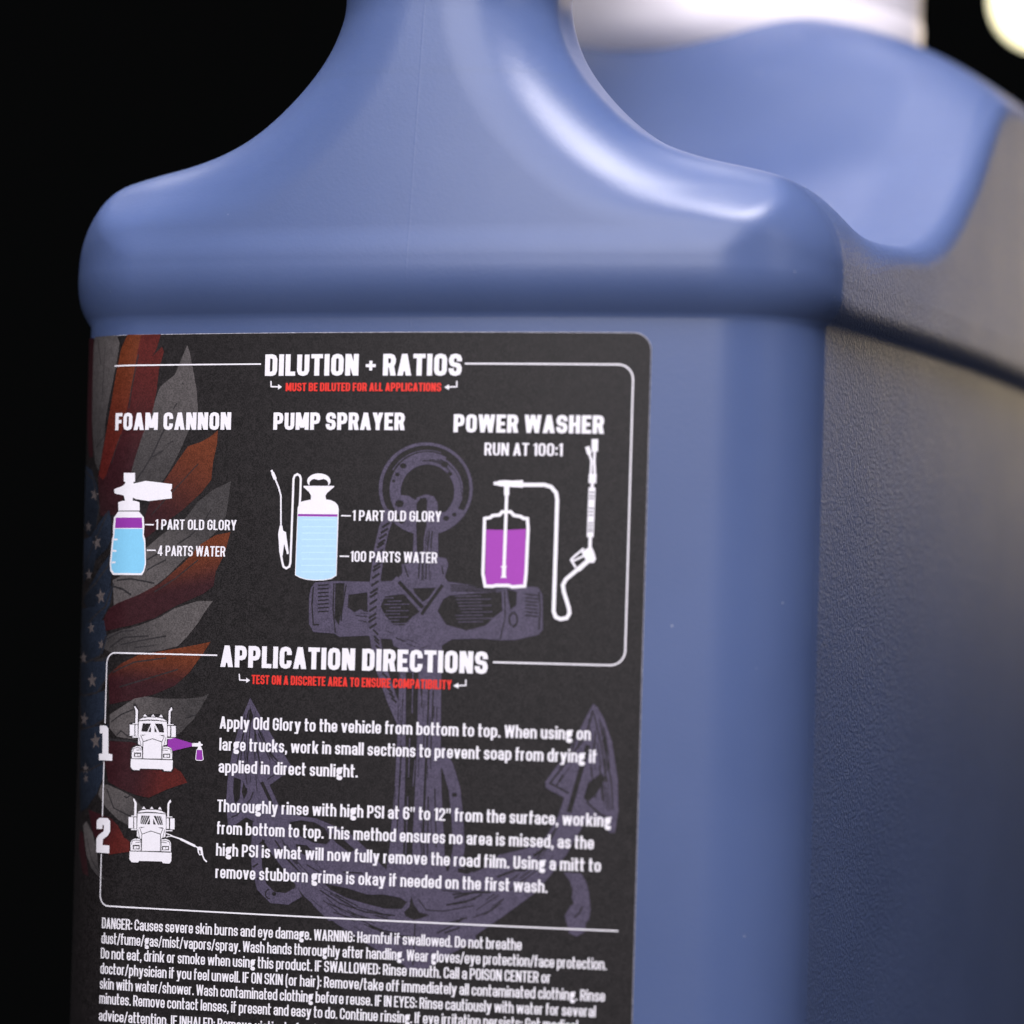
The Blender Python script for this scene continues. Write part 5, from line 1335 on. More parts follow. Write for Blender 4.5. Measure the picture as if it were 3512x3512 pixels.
    ('anchor_picture', 's', None, 0.16, '9.23,-33.77 9.64,-33.42 10.05,-33.08 10.46,-32.74 10.87,-32.39'),
    ('anchor_picture', 's', None, 0.1, '22.06,-23.31 22.51,-22.62 22.96,-21.93 23.41,-21.24 23.87,-20.55'),
    ('anchor_picture', 's', None, 0.12, '-23.31,-6.06 -23.29,-6.94 -23.28,-7.82 -23.27,-8.7 -23.16,-9.5'),
    ('anchor_picture', 's', None, 0.09, '-24.97,-10.71 -24.89,-11.33 -24.81,-11.95 -24.73,-12.57 -24.65,-13.19'),
    ('anchor_picture', 's', None, 0.07, '-23.1,-8.72 -23.06,-9 -23.01,-9.38 -22.97,-9.75 -22.92,-10.12'),
    ('anchor_picture', 's', None, 0.14, '-23.05,-6.26 -23.05,-6.61 -23.04,-6.96 -23.04,-7.32 -23.03,-7.67'),
    ('anchor_picture', 's', None, 0.12, '-24.63,-5.96 -24.62,-6.8 -24.6,-7.65 -24.59,-8.5 -24.51,-9.38'),
    ('anchor_picture', 's', None, 0.12, '-24.81,-10.38 -24.7,-11.26 -24.58,-12.14 -24.47,-13.02 -24.35,-13.9'),
    ('anchor_picture', 's', None, 0.11, '-24.58,-9.22 -24.49,-9.93 -24.4,-10.65 -24.3,-11.36 -24.21,-12.08'),
    ('anchor_picture', 's', None, 0.1, '-24.94,-8.5 -24.92,-8.95 -24.87,-9.32 -24.82,-9.69 -24.77,-10.06'),
    ('anchor_picture', 's', None, 0.08, '-25.1,-3.34 -25.09,-3.72 -25.08,-4.1 -25.08,-4.49 -25.07,-4.87'),
    ('anchor_picture', 's', None, 0.09, '-25,-7.18 -24.99,-7.89 -24.98,-8.6 -24.9,-9.39 -24.81,-10.1'),
    ('anchor_picture', 's', None, 0.13, '-22.96,-7.09 -22.95,-7.63 -22.94,-8.18 -22.93,-8.73 -22.87,-9.16'),
    ('anchor_picture', 's', None, 0.08, '-23.33,-2.73 -23.32,-3.62 -23.3,-4.51 -23.29,-5.4 -23.28,-6.29'),
    ('anchor_picture', 's', None, 0.11, '-22.94,-12.48 -22.86,-13.08 -22.79,-13.68 -22.71,-14.28 -22.63,-14.88'),
    ('anchor_picture', 's', None, 0.13, '-23.33,-8.16 -23.3,-8.82 -23.21,-9.55 -23.11,-10.28 -23.02,-11.01'),
    ('anchor_picture', 's', None, 0.14, '-24.39,-14.41 -24.37,-14.58 -24.35,-14.74 -24.33,-14.91 -24.31,-15.07'),
    ('anchor_picture', 's', None, 0.11, '-24.94,-7.04 -24.92,-7.85 -24.91,-8.67 -24.81,-9.56 -24.7,-10.37'),
    ('anchor_picture', 's', None, 0.09, '-25.18,-3.81 -25.17,-4.48 -25.16,-5.15 -25.15,-5.82 -25.14,-6.5'),
    ('anchor_picture', 's', None, 0.07, '-24.15,-10.21 -24.04,-11.05 -23.93,-11.9 -23.82,-12.74 -23.71,-13.58'),
    ('anchor_picture', 's', None, 0.12, '-21.12,-8.64 -20.87,-9.01 -20.63,-9.28 -20.39,-9.55 -20.15,-9.82'),
    ('anchor_picture', 's', None, 0.09, '-22.26,-5.84 -21.96,-6.42 -21.66,-7 -21.36,-7.57 -21.06,-8.15'),
    ('anchor_picture', 's', None, 0.13, '-19.86,-10.2 -19.52,-10.59 -19.18,-10.98 -18.83,-11.37 -18.49,-11.76'),
    ('anchor_picture', 's', None, 0.1, '-20.7,-8.75 -20.32,-9.18 -19.94,-9.61 -19.57,-10.03 -19.19,-10.46'),
    ('anchor_picture', 's', None, 0.12, '-18.13,-10.74 -18.03,-10.85 -17.93,-10.97 -17.83,-11.08 -17.72,-11.2'),
    ('anchor_picture', 's', None, 0.08, '-21.41,-7.41 -21.18,-7.84 -20.96,-8.27 -20.72,-8.72 -20.39,-9.1'),
    ('anchor_picture', 's', None, 0.13, '-22.89,-5.03 -22.77,-5.27 -22.65,-5.5 -22.52,-5.74 -22.4,-5.98'),
    ('anchor_picture', 's', None, 0.13, '-20.81,-9.28 -20.62,-9.5 -20.42,-9.72 -20.23,-9.94 -20.04,-10.16'),
    ('anchor_picture', 's', None, 0.11, '-21.63,-7.62 -21.52,-7.82 -21.41,-8.03 -21.31,-8.24 -21.2,-8.44'),
    ('anchor_picture', 's', None, 0.07, '-21.02,-8.5 -20.91,-8.71 -20.72,-8.95 -20.56,-9.14 -20.4,-9.32'),
    ('anchor_picture', 's', None, 0.16, '31.83,-8.21 31.91,-8.78 31.97,-9.33 32.04,-9.88 32.1,-10.42'),
    ('anchor_picture', 's', None, 0.11, '32.41,-11.78 32.53,-12.79 32.64,-13.79 32.76,-14.79 32.88,-15.8'),
    ('anchor_picture', 's', None, 0.17, '31.92,-9.92 31.97,-10.37 32.02,-10.83 32.07,-11.28 32.13,-11.73'),
    ('anchor_picture', 's', None, 0.14, '32.42,-11.86 32.53,-12.84 32.65,-13.83 32.76,-14.81 32.88,-15.8'),
    ('anchor_picture', 's', None, 0.09, '32.14,-12.36 32.24,-13.23 32.34,-14.1 32.45,-14.97 32.55,-15.84'),
    ('anchor_picture', 's', None, 0.1, '29.27,-2.47 29.51,-3.64 29.74,-4.8 29.98,-5.96 30.21,-7.12'),
    ('anchor_picture', 's', None, 0.15, '31.64,-11.97 31.73,-12.74 31.82,-13.51 31.91,-14.28 32,-15.05'),
    ('anchor_picture', 's', None, 0.12, '31.66,-6.12 31.85,-7.06 32.04,-7.99 32.18,-8.99 32.29,-9.93'),
    ('anchor_picture', 's', None, 0.16, '30.83,-2.34 30.96,-2.98 31.09,-3.62 31.21,-4.26 31.34,-4.9'),
    ('anchor_picture', 's', None, 0.17, '31.57,-3.58 31.78,-4.64 31.99,-5.69 32.2,-6.74 32.41,-7.8'),
    ('anchor_picture', 's', None, 0.16, '31.36,-4.08 31.46,-4.57 31.56,-5.07 31.66,-5.56 31.76,-6.06'),
    ('anchor_picture', 's', None, 0.09, '31.81,-10.79 31.94,-11.97 32.08,-13.15 32.22,-14.32 32.36,-15.5'),
    ('anchor_picture', 's', None, 0.09, '29.98,-6.71 30.14,-7.51 30.3,-8.31 30.41,-9.02 30.51,-9.83'),
    ('anchor_picture', 's', None, 0.17, '31.8,-5.05 32.02,-6.18 32.25,-7.3 32.47,-8.5 32.6,-9.64'),
    ('anchor_picture', 's', None, 0.16, '30.65,-5.98 30.83,-6.88 31,-7.77 31.16,-8.64 31.27,-9.54'),
    ('anchor_picture', 's', None, 0.14, '31.2,-2.89 31.43,-4.01 31.65,-5.14 31.88,-6.27 32.11,-7.4'),
    ('anchor_picture', 's', None, 0.1, '29.46,-3.76 29.15,-4.42 28.83,-5.08 28.51,-5.75 28.2,-6.41'),
    ('anchor_picture', 's', None, 0.17, '29.25,-3.75 29.04,-4.19 28.83,-4.64 28.61,-5.09 28.4,-5.54'),
    ('anchor_picture', 's', None, 0.09, '26.14,-8.27 25.9,-8.63 25.61,-9.06 25.32,-9.49 25.03,-9.93'),
    ('anchor_picture', 's', None, 0.14, '27.78,-4.94 27.42,-5.7 27.06,-6.45 26.7,-7.21 26.34,-7.96'),
    ('anchor_picture', 's', None, 0.14, '24.33,-11.19 24.23,-11.34 24.13,-11.49 24.04,-11.63 23.94,-11.78'),
    ('anchor_picture', 's', None, 0.1, '26.85,-9.29 26.42,-9.94 25.99,-10.59 25.56,-11.24 25.12,-11.89'),
    ('anchor_picture', 's', None, 0.13, '28.58,-4.5 28.33,-5.03 28.08,-5.55 27.83,-6.07 27.58,-6.6'),
    ('anchor_picture', 's', None, 0.15, '27.32,-6.26 27.01,-6.91 26.69,-7.56 26.38,-8.22 26.03,-8.78'),
    ('anchor_picture', 's', None, 0.1, '-2.27,9.73 -2.07,9.66 -1.86,9.58 -1.66,9.51 -1.45,9.44'),
    ('anchor_picture', 's', None, 0.11, '3.26,7.38 3.48,7.31 3.77,7.4 3.97,7.5 4.17,7.6'),
    ('anchor_picture', 's', None, 0.1, '0.95,7.91 1.3,7.79 1.65,7.66 2,7.54 2.36,7.41'),
    ('anchor_picture', 's', None, 0.08, '1.02,8.56 1.45,8.41 1.87,8.26 2.3,8.11 2.72,7.96'),
    ('anchor_picture', 's', None, 0.16, '-0.81,8.74 -0.43,8.6 -0.04,8.46 0.35,8.32 0.73,8.19'),
    ('anchor_picture', 's', None, 0.12, '11.47,16.43 11.84,16.42 12.22,16.41 12.59,16.41 12.96,16.4'),
    ('anchor_picture', 's', None, 0.1, '10.71,16.39 11.16,16.38 11.61,16.37 12.06,16.36 12.5,16.35'),
    ('anchor_picture', 's', None, 0.07, '10.44,16.6 11.14,16.58 11.83,16.57 12.52,16.55 13.21,16.54'),
    ('anchor_picture', 's', None, 0.07, '13.56,16.29 14.05,16.28 14.53,16.26 15.02,16.25 15.51,16.24'),
    ('anchor_picture', 's', None, 0.1, '9.99,15.96 10.77,15.94 11.55,15.92 12.33,15.9 13.11,15.89'),
    ('anchor_picture', 's', None, 0.11, '14.94,16.46 15.08,16.46 15.23,16.45 15.37,16.45 15.51,16.45'),
    ('anchor_picture', 's', None, 0.07, '12.22,16.05 13.03,16.04 13.84,16.02 14.64,16 15.45,15.98'),
    ('anchor_picture', 's', None, 0.07, '11.04,16.59 12.01,16.56 12.97,16.54 13.94,16.52 14.91,16.5'),
    ('anchor_picture', 's', None, 0.09, '9.17,16.37 9.74,16.36 10.31,16.35 10.87,16.33 11.43,16.32'),
    ('anchor_picture', 's', None, 0.12, '12.47,16.37 12.94,16.36 13.41,16.35 13.89,16.34 14.36,16.33'),
    ('anchor_picture', 's', None, 0.1, '-6.87,11.19 -6.53,11.15 -6.19,11.1 -5.85,11.06 -5.51,11.01'),
    ('anchor_picture', 's', None, 0.11, '-7.33,11.94 -6.88,11.88 -6.43,11.82 -5.98,11.76 -5.53,11.7'),
    ('anchor_picture', 's', None, 0.09, '-5.9,11.88 -5.77,11.86 -5.64,11.85 -5.52,11.83 -5.39,11.81'),
    ('anchor_picture', 's', None, 0.09, '-5.97,10.98 -5.86,10.97 -5.75,10.95 -5.63,10.94 -5.52,10.92'),
    ('anchor_picture', 's', None, 0.15, '-6.2,12.66 -5.97,12.63 -5.74,12.59 -5.51,12.56 -5.28,12.53'),
    ('anchor_picture', 's', None, 0.15, '-5.99,11.07 -5.87,11.05 -5.75,11.03 -5.63,11.02 -5.51,11'),
    ('anchor_picture', 's', None, 0.08, '-6.54,12.33 -6.24,12.29 -5.94,12.25 -5.64,12.21 -5.34,12.17'),
    ('anchor_picture', 's', None, 0.1, '4.15,21.38 4.16,20.5 4.17,19.61 4.19,18.73 4.2,17.84'),
    ('anchor_picture', 's', None, 0.13, '3.1,22.73 3.11,21.96 3.12,21.19 3.13,20.41 3.14,19.64'),
    ('anchor_picture', 's', None, 0.1, '4.41,22.69 4.42,22.1 4.43,21.51 4.44,20.91 4.45,20.32'),
    ('anchor_picture', 's', None, 0.1, '4.37,18.75 4.38,18.4 4.38,18.05 4.39,17.7 4.39,17.36'),
    ('anchor_picture', 's', None, 0.09, '3.14,24.14 3.15,23.54 3.16,22.95 3.17,22.35 3.17,21.75'),
    ('anchor_picture', 's', None, 0.08, '3.35,18.8 3.35,18.44 3.36,18.07 3.36,17.71 3.37,17.35'),
    ('anchor_picture', 's', None, 0.07, '3.11,18.29 3.11,18.06 3.11,17.82 3.12,17.59 3.12,17.35'),
    ('anchor_picture', 's', None, 0.1, '3.68,24.68 3.68,24.17 3.69,23.65 3.7,23.14 3.71,22.63'),
    ('anchor_picture', 's', None, 0.11, '3.48,24.06 3.49,23.32 3.5,22.58 3.51,21.84 3.52,21.1'),
    ('anchor_picture', 's', None, 0.08, '9.34,29.48 9.28,29.15 9.22,28.81 9.16,28.48 9.1,28.15'),
    ('anchor_picture', 's', None, 0.15, '9.61,29.84 9.71,29.66 9.71,29.29 9.67,29.09 9.64,28.89'),
    ('anchor_picture', 's', None, 0.13, '9.28,30.18 9.42,29.94 9.55,29.7 9.6,29.35 9.55,29.08'),
    ('anchor_picture', 's', None, 0.17, '9.01,30.96 9.19,30.63 9.37,30.3 9.56,29.97 9.76,29.47'),
    ('anchor_picture', 's', None, 0.12, '8.8,30.68 9,30.32 9.21,29.95 9.41,29.59 9.39,29.21'),
    ('anchor_picture', 's', None, 0.13, '8.96,30.11 9.09,29.86 9.23,29.61 9.29,29.46 9.24,29.19'),
]
FEATHERS = [
    ('maroon', 'maroon', '-62.46,54.56 -57.88,37', '-62.52,54.57 -57.05,54.22 -56.94,48.25 -56.76,41.46 -55.77,35.78 -57.73,35.64 -62.43,44.08'),
    ('maroon', 'maroon_dark', '-47.86,32.22 -52.6,25.56', '-44.08,38.01 -45,34.45 -45.97,32.22 -48.52,26.64 -52.65,26.46 -53.65,32.78 -47.91,33.56'),
    ('grey', 'grey_dark', '-53.29,54.12 -53.99,34.59', '-56.5,54.32 -49.6,54.17 -48.99,53.03 -49.18,51.47 -49.7,48.8 -50.88,45.03 -51.66,42.15 -51.89,39.01 -52.7,35.45 -53.46,33.45 -54.74,34.61 -55.81,37.81 -56.76,41.46 -57.01,48.26 -57.02,52.32'),
    ('orange', 'rust', '-46.18,54.19 -52.25,34.53', '-47.39,54.22 -44.62,54.17 -45.56,51.17 -46.42,45.61 -48.1,38.93 -50.37,33.37 -52.13,32.06 -53.42,32.77 -52.7,35.45 -51.38,40.12 -50.34,44.57 -49.39,49.02 -48.6,52.12'),
    ('rust', 'maroon', '-42.54,54.14 -47.89,33.12', '-44.88,54.18 -41.38,54.19 -42.08,52.02 -42.82,50.81 -41.13,52.28 -40.78,51.56 -41.58,48.68 -41.87,45.57 -42.52,42.01 -43.6,39.35 -44.55,36.68 -46.05,34.45 -47.88,32.89 -50.31,32.03 -51.56,32.16 -48.1,38.93 -46.42,45.61 -45.56,51.17'),
    ('orange', 'maroon', '-33.35,38.44 -40.54,24.89', '-31.01,39.54 -31.07,37.55 -31.72,34.46 -31.89,32.03 -33.58,30.03 -36.78,27.36 -40.54,24.89 -43.31,22.87 -43.66,25.54 -42.47,28.66 -39.75,32.23 -37.79,34.89 -36.09,37.11 -33.83,37.77 -32.1,38.66'),
    ('grey', 'grey_dark', '-36.63,49.96 -43.33,31.11', '-36.72,52.51 -36.3,51.51 -35.43,48.18 -34.84,45.52 -34.54,42.42 -35.92,39.77 -37.34,36.67 -38.55,34.45 -40.01,32.23 -40.75,31.34 -43.29,30 -44.87,30.44 -46,33.11 -45.3,35.56 -44.11,38.9 -42.65,42.01 -41.96,44.46 -41.24,46.23 -38.74,47.99'),
    ('grey_dark', 'grey', '-33.01,27.83 -42.92,18.87', '-28.52,31.82 -29.01,27.85 -29.22,26.53 -30.4,24.53 -32.83,22.3 -36.28,19.83 -39.26,17.13 -42.28,15.09 -45.88,13.71 -48.58,12.56 -49.04,16.58 -45.49,17.95 -43.01,21.54 -39.99,23.79 -36.48,25.81 -34.04,28.7 -31.59,30.48'),
    ('orange', 'maroon', '-34.05,21.18 -33.11,15.44', '-28.39,24.11 -29.28,20.79 -30.69,18.13 -30.99,15.92 -32.59,14.79 -37.58,12.72 -41.11,10.89 -45.22,9.7 -50.32,8.74 -51.43,9.85 -49.8,12.1 -48.01,13.01 -44.07,14.4 -40.25,16.23 -36.27,19.39 -33.33,22.3 -30.87,23.64'),
    ('grey', 'grey_dark', '-37.54,11.57 -46.42,6.51', '-31.05,13.66 -32.61,11.65 -33.45,10.31 -35.39,8.06 -36.87,6.7 -39.92,5.98 -44.55,5.44 -49.22,5.57 -50.9,6.22 -49.65,8.25 -47.04,8.96 -43.91,9.68 -40.08,11.08 -37.57,12.45 -33.55,13.63'),
    ('orange', 'maroon', '-38.88,5.77 -39.22,0.44', '-31.22,7.48 -32.3,5.91 -34.71,2.76 -37.18,0.71 -40.72,-0.71 -44.84,-1.7 -48.91,-2.47 -49.39,1.99 -46.86,3.83 -43.77,5.23 -39.91,5.86 -36.86,6.37 -33.59,6.99'),
    ('grey_dark', 'grey', '-34.54,-2.54 -44.76,-4.15', '-31.22,-0.36 -32.53,-2.49 -33.73,-4.29 -36.18,-6.58 -39.47,-7.56 -44.12,-7.7 -47.29,-7.35 -48.77,-6.05 -48.85,-4.04 -46.63,-2.86 -44.32,-1.47 -42.26,-1.08 -39.16,-1.34 -35.09,-1.23 -32.58,-0.94'),
    ('rust', 'maroon', '-36.77,-11.91 -44.01,-10.81', '-48.69,-8.06 -44.1,-8.14 -39.37,-10.67 -35.74,-12.32 -34.55,-13.94 -37.94,-15.06 -41.23,-16.51 -43.58,-16.14 -46.21,-15.35 -48.75,-14.32 -49.66,-11'),
    ('grey', 'grey_dark', '-46.97,-16.49 -42.94,-19.68', '-50.32,-14.82 -48.74,-14.77 -46.21,-15.57 -43.82,-16.6 -42.21,-18.1 -41.11,-20.06 -44.19,-21.07 -46.58,-20.05 -49.22,-18.14 -50.95,-16.41'),
    ('rust', 'maroon', '-45.7,-22.91 -49.76,-20.4', '-53.63,-18.76 -50.47,-19.31 -47.96,-19.88 -46.55,-20.94 -45.44,-22.68 -44.38,-23.3 -44.33,-24.86 -48.04,-25.47 -49.58,-24.87 -52.16,-22.29'),
    ('grey', 'grey_dark', '-52.45,-24.55 -50.79,-27.84', '-55.52,-21.31 -54.24,-20.58 -52.16,-22.29 -50.92,-24.93 -50.45,-27.59 -48.93,-29.31 -49.71,-29.35 -52.29,-27.69 -53.92,-25.74'),
    ('maroon', 'maroon_dark', '-56.04,-22.46 -54.97,-29.17', '-56.75,-22.04 -55.44,-22.44 -53.62,-26.85 -53.05,-29.07 -55,-28.72 -57.23,-24.77'),
    ('navy', 'navy_dark', '-62.62,34.98 -53.88,24.91', '-62.62,34.98 -56.11,33.76 -53.79,31.21 -52.8,27.81 -53.88,24.91 -56.56,23.39 -62.45,25.86'),
    ('navy', 'navy_dark', '-50.28,27.44 -53.58,19.73', '-50.28,27.44 -49.65,25.53 -49.66,22.84 -50.37,21.5 -53.58,19.73 -57.64,18.9 -58.94,21.65 -53.87,24.69'),
    ('navy', 'navy_dark', '-60.79,23.06 -59.32,16.22', '-60.79,23.06 -55.32,23.36 -53.21,21.08 -54.43,17.94 -59.32,16.22'),
    ('navy', 'navy_dark', '-49.28,21.05 -55.66,12.1', '-49.28,21.05 -49.11,18.37 -49.47,15.68 -51.59,13.21 -55.66,12.1 -58.91,13.49 -54.34,16.59'),
    ('navy', 'navy_dark', '-48.72,16.13 -59.04,6.47', '-48.72,16.13 -49.51,12.77 -51.11,10.75 -54.27,7.59 -59.04,6.47 -61.17,12.16 -53.62,12.54'),
    ('navy', 'navy_dark', '-50.74,10.48 -58.65,3.7', '-50.74,10.48 -49.95,7.8 -50.86,5.33 -54.04,3.95 -58.65,3.7 -61.42,8.71 -55.5,10.02'),
    ('navy', 'navy_dark', '-49.51,4.9 -59.14,-0.83', '-49.51,4.9 -49.55,1.99 -50.96,-0.28 -55.26,-1.25 -59.14,-0.83 -59.98,3.93 -54.04,3.95'),
    ('navy', 'navy_dark', '-49.78,-0.26 -59.74,-1.29', '-49.78,-0.26 -49.78,-4.28 -51.44,-5.67 -56.74,-6.23 -59.74,-1.29 -54.21,-1.23'),
    ('navy', 'navy_dark', '-49.09,-5.61 -57.67,-12.58', '-49.09,-5.61 -49.75,-8.76 -49.81,-11.22 -53.1,-12.45 -57.67,-12.58 -58.86,-6.72 -52.2,-5.91'),
    ('navy', 'navy_dark', '-49.65,-11.22 -56.99,-19.34', '-49.65,-11.22 -49.72,-13.46 -51.32,-16.2 -54.12,-18.55 -56.99,-19.34 -58.03,-13.27 -53.54,-12.46'),
    ('star', 'star', '-54.77,10.16 -54.35,8.84', '-54.77,10.16 -54.9,9.51 -55.92,9.37 -54.97,9.05 -55.02,8.38 -54.35,8.84 -53.54,8.58 -53.94,9.18 -53.41,9.68 -54.26,9.59'),
    ('star', 'star', '-51.14,7.54 -51.34,6.3', '-51.14,7.54 -51.45,7.01 -52.12,7.11 -51.67,6.62 -51.95,6.06 -51.34,6.3 -50.88,5.85 -50.95,6.48 -50.42,6.77 -51.01,6.92'),
    ('star', 'star', '-57.96,5.62 -57.51,4.18', '-57.96,5.62 -58.37,4.93 -61.59,4.85 -58.62,4.44 -58.92,3.73 -57.51,4.18 -56.23,3.84 -56.75,4.51 -55.86,5.01 -57.19,4.97'),
    ('star', 'star', '-53.84,2.44 -53.56,0.59', '-53.84,2.44 -54.13,1.55 -55.45,1.44 -54.3,0.93 -54.49,0.02 -53.56,0.59 -52.58,0.16 -52.98,1.02 -52.25,1.65 -53.31,1.61'),
    ('star', 'star', '-56.13,-3.75 -56.4,-5.34', '-56.13,-3.75 -56.77,-4.46 -58.62,-4.41 -57.22,-4.97 -57.85,-5.71 -56.4,-5.34 -55.35,-5.85 -55.57,-5.06 -54.57,-4.64 -55.77,-4.52'),
    ('star', 'star', '-52.31,-6.77 -51.99,-8.73', '-52.31,-6.77 -52.54,-7.73 -53.69,-7.9 -52.67,-8.41 -52.8,-9.38 -51.99,-8.73 -51.07,-9.16 -51.48,-8.26 -50.81,-7.55 -51.8,-7.64'),
    ('star', 'star', '-55.2,-11.61 -55.1,-12.95', '-55.2,-11.61 -55.52,-12.24 -56.68,-12.3 -55.72,-12.69 -55.97,-13.34 -55.1,-12.95 -54.28,-13.29 -54.57,-12.66 -53.89,-12.23 -54.81,-12.22'),
    ('star', 'star', '-55.21,-13.34 -54.8,-14.39', '-55.21,-13.34 -55.29,-13.88 -56.15,-14.04 -55.33,-14.25 -55.34,-14.79 -54.8,-14.39 -54.09,-14.56 -54.46,-14.1 -54.02,-13.67 -54.75,-13.78'),
    ('star', 'star', '-54.35,30.96 -54.83,29.43', '-54.35,30.96 -54.96,30.33 -56.23,30.54 -55.39,29.88 -56,29.21 -54.83,29.43 -54.06,28.81 -54.12,29.61 -53.22,29.9 -54.2,30.16'),
    ('star', 'star', '-53.84,23.63 -53.18,21.92', '-53.84,23.63 -53.9,22.76 -55.05,22.52 -53.91,22.15 -53.86,21.28 -53.18,21.92 -52.21,21.64 -52.75,22.39 -52.2,23.09 -53.17,22.91'),
    ('star', 'star', '-52.04,15.4 -51.68,13.57', '-52.04,15.4 -52.21,14.5 -53.24,14.34 -52.3,13.87 -52.39,12.96 -51.68,13.57 -50.83,13.17 -51.23,14.01 -50.64,14.68 -51.54,14.59'),
    ('star', 'star', '-57.15,25.89 -57.03,24.61', '-57.15,25.89 -57.57,25.31 -59.33,25.34 -57.85,24.89 -58.2,24.29 -57.03,24.61 -56.01,24.23 -56.36,24.85 -55.54,25.23 -56.65,25.28'),
    ('star', 'star', '-56.16,18.51 -56.04,17.1', '-56.16,18.51 -56.55,17.86 -58.04,17.86 -56.79,17.4 -57.11,16.73 -56.04,17.1 -55.08,16.7 -55.41,17.38 -54.62,17.8 -55.69,17.85'),
]
FEATHER_LINES = [
    (0.2, '-54.96,53.77 -54.48,51.94 -53.72,49.87'),
    (0.13, '-52.57,52.51 -52.79,48.92 -53.01,45.12'),
    (0.17, '-49.71,49.03 -50.71,45.03 -51.64,41.7 -52.26,38.57 -54.64,37.09'),
    (0.2, '-45.3,51.17 -46.42,45.61 -46.73,42.93'),
    (0.15, '-48.1,38.93 -49.21,36.71 -50.08,34.49'),
    (0.26, '-40.02,40.22 -40.74,38.89 -42.44,35.56 -43.92,33.34 -45.17,31.77'),
    (0.22, '-40.41,36.45 -41.67,35.78 -42.44,35.45'),
    (0.2, '-38.21,43.66 -38.82,42.77'),
    (0.17, '-38.66,37.89 -39.67,37.45'),
    (0.15, '-34.23,34.45 -36.68,32.01 -39.65,29.12 -42.15,26.66'),
    (0.15, '-37.42,46.76 -37.21,46.53'),
    (0.2, '-31.75,27.61 -32.94,25.62 -35.39,23.38 -37.38,22.26'),
    (0.24, '-39.15,21.8 -41.42,20.44 -42.69,19.76'),
    (0.22, '-39.34,19.8 -41.37,18.89 -42.64,18.2'),
    (0.26, '-48.15,16.58 -45.46,16.83 -41.28,16.22'),
    (0.3, '-49,15.68 -46.98,15.25 -45.38,14.38'),
    (0.17, '-41.24,14.89 -37.72,16.93 -33.76,19.86'),
    (0.22, '-49.94,7.58 -47.03,8.73 -44.67,9'),
    (0.26, '-49.25,6.24 -46.47,7.85 -42.05,8.16'),
    (0.22, '-46.96,6.73 -44.61,7.22 -38.96,8.21'),
    (0.17, '-44.58,6.33 -40.97,6.73'),
    (0.2, '-48.5,2.45 -44.51,4.1 -38.85,4.89'),
    (0.2, '-47.01,0.25 -41.84,1.71 -36.76,3.16'),
    (0.22, '-48.51,-5.15 -46.59,-3.98 -44.79,-3.26 -44.27,-3.03'),
    (0.2, '-35.25,-4.22 -33.25,-3.61'),
    (0.3, '-48.7,-7.84 -44.63,-7.94 -43.58,-8.13'),
    (0.2, '-47.29,-7.12 -46.51,-6.43 -45.17,-7.28'),
    (0.2, '-45.65,-16.44 -45.12,-16.65 -44.36,-16.17'),
    (0.2, '-49.01,-15.45 -47.45,-18.29 -44.24,-19.51'),
    (0.17, '-53.83,-23.27 -52.36,-26.34 -49.74,-28.68'),
    (0.35, '-49.98,4.66 -53.14,4.18'),
    (0.17, '-53.14,4.13 -49.8,4.26'),
    (0.3, '-62.41,34.28 -55.4,32.38 -52.93,27.81 -53.85,24.46'),
    (0.26, '-50.44,27.1 -53.33,23.33 -56.95,19.79'),
    (0.3, '-49.38,21.27 -50.08,18.81 -53.37,16.13 -58.01,14.38'),
    (0.26, '-48.87,16.13 -50.49,12.54 -55.51,10.07'),
    (0.26, '-50.13,8.02 -51.57,4.87 -56.93,3.7'),
    (0.26, '-49.38,1.77 -52.06,-0.75 -57.2,-1.27'),
    (0.26, '-49.76,-4.73 -53.02,-5.93 -57.48,-6.47'),
    (0.26, '-49.8,-11.45 -53.53,-12.69 -57.62,-13.03'),
]
# ------------------------------------------------------------------ inks and paper
def paper(name, col, vary=0.35, rough=0.42, attr=False):
    m = NT(name)
    p = m.obj()
    weave = m.noise(p, 5200, 1.0, 0.4)
    big = m.noise(p, 900, 2.0)
    f = m.math('ADD', m.math('MULTIPLY', weave, 0.75), m.math('MULTIPLY', big, 0.25))
    f = m.ramp(f, 0.36, 0.66)
    lo, hi = 1 - vary, 1 + vary
    if attr:
        a = m.n('ShaderNodeVertexColor', layer_name='ink').outputs['Color']
    else:
        r = m.n('ShaderNodeRGB')
        r.outputs[0].default_value = (*col, 1)
        a = r.outputs[0]
    sc = m.n('ShaderNodeVectorMath', operation='SCALE')
    m.put(sc.inputs[0], a)
    mr = m.n('ShaderNodeMapRange')
    m.put(mr.inputs['Value'], f)
    mr.inputs['To Min'].default_value, mr.inputs['To Max'].default_value = lo, hi
    m.put(sc.inputs['Scale'], mr.outputs['Result'])
    m.put(m.b.inputs['Base Color'], sc.outputs[0])
    m.put(m.b.inputs['Roughness'], m.math('ADD', rough, m.math('MULTIPLY', f, 0.08)))
    m.put(m.b.inputs['Normal'], m.bump(weave, 0.10, 0.00006))
    m.b.inputs['Specular IOR Level'].default_value = LABEL_SPEC
    return m.mat


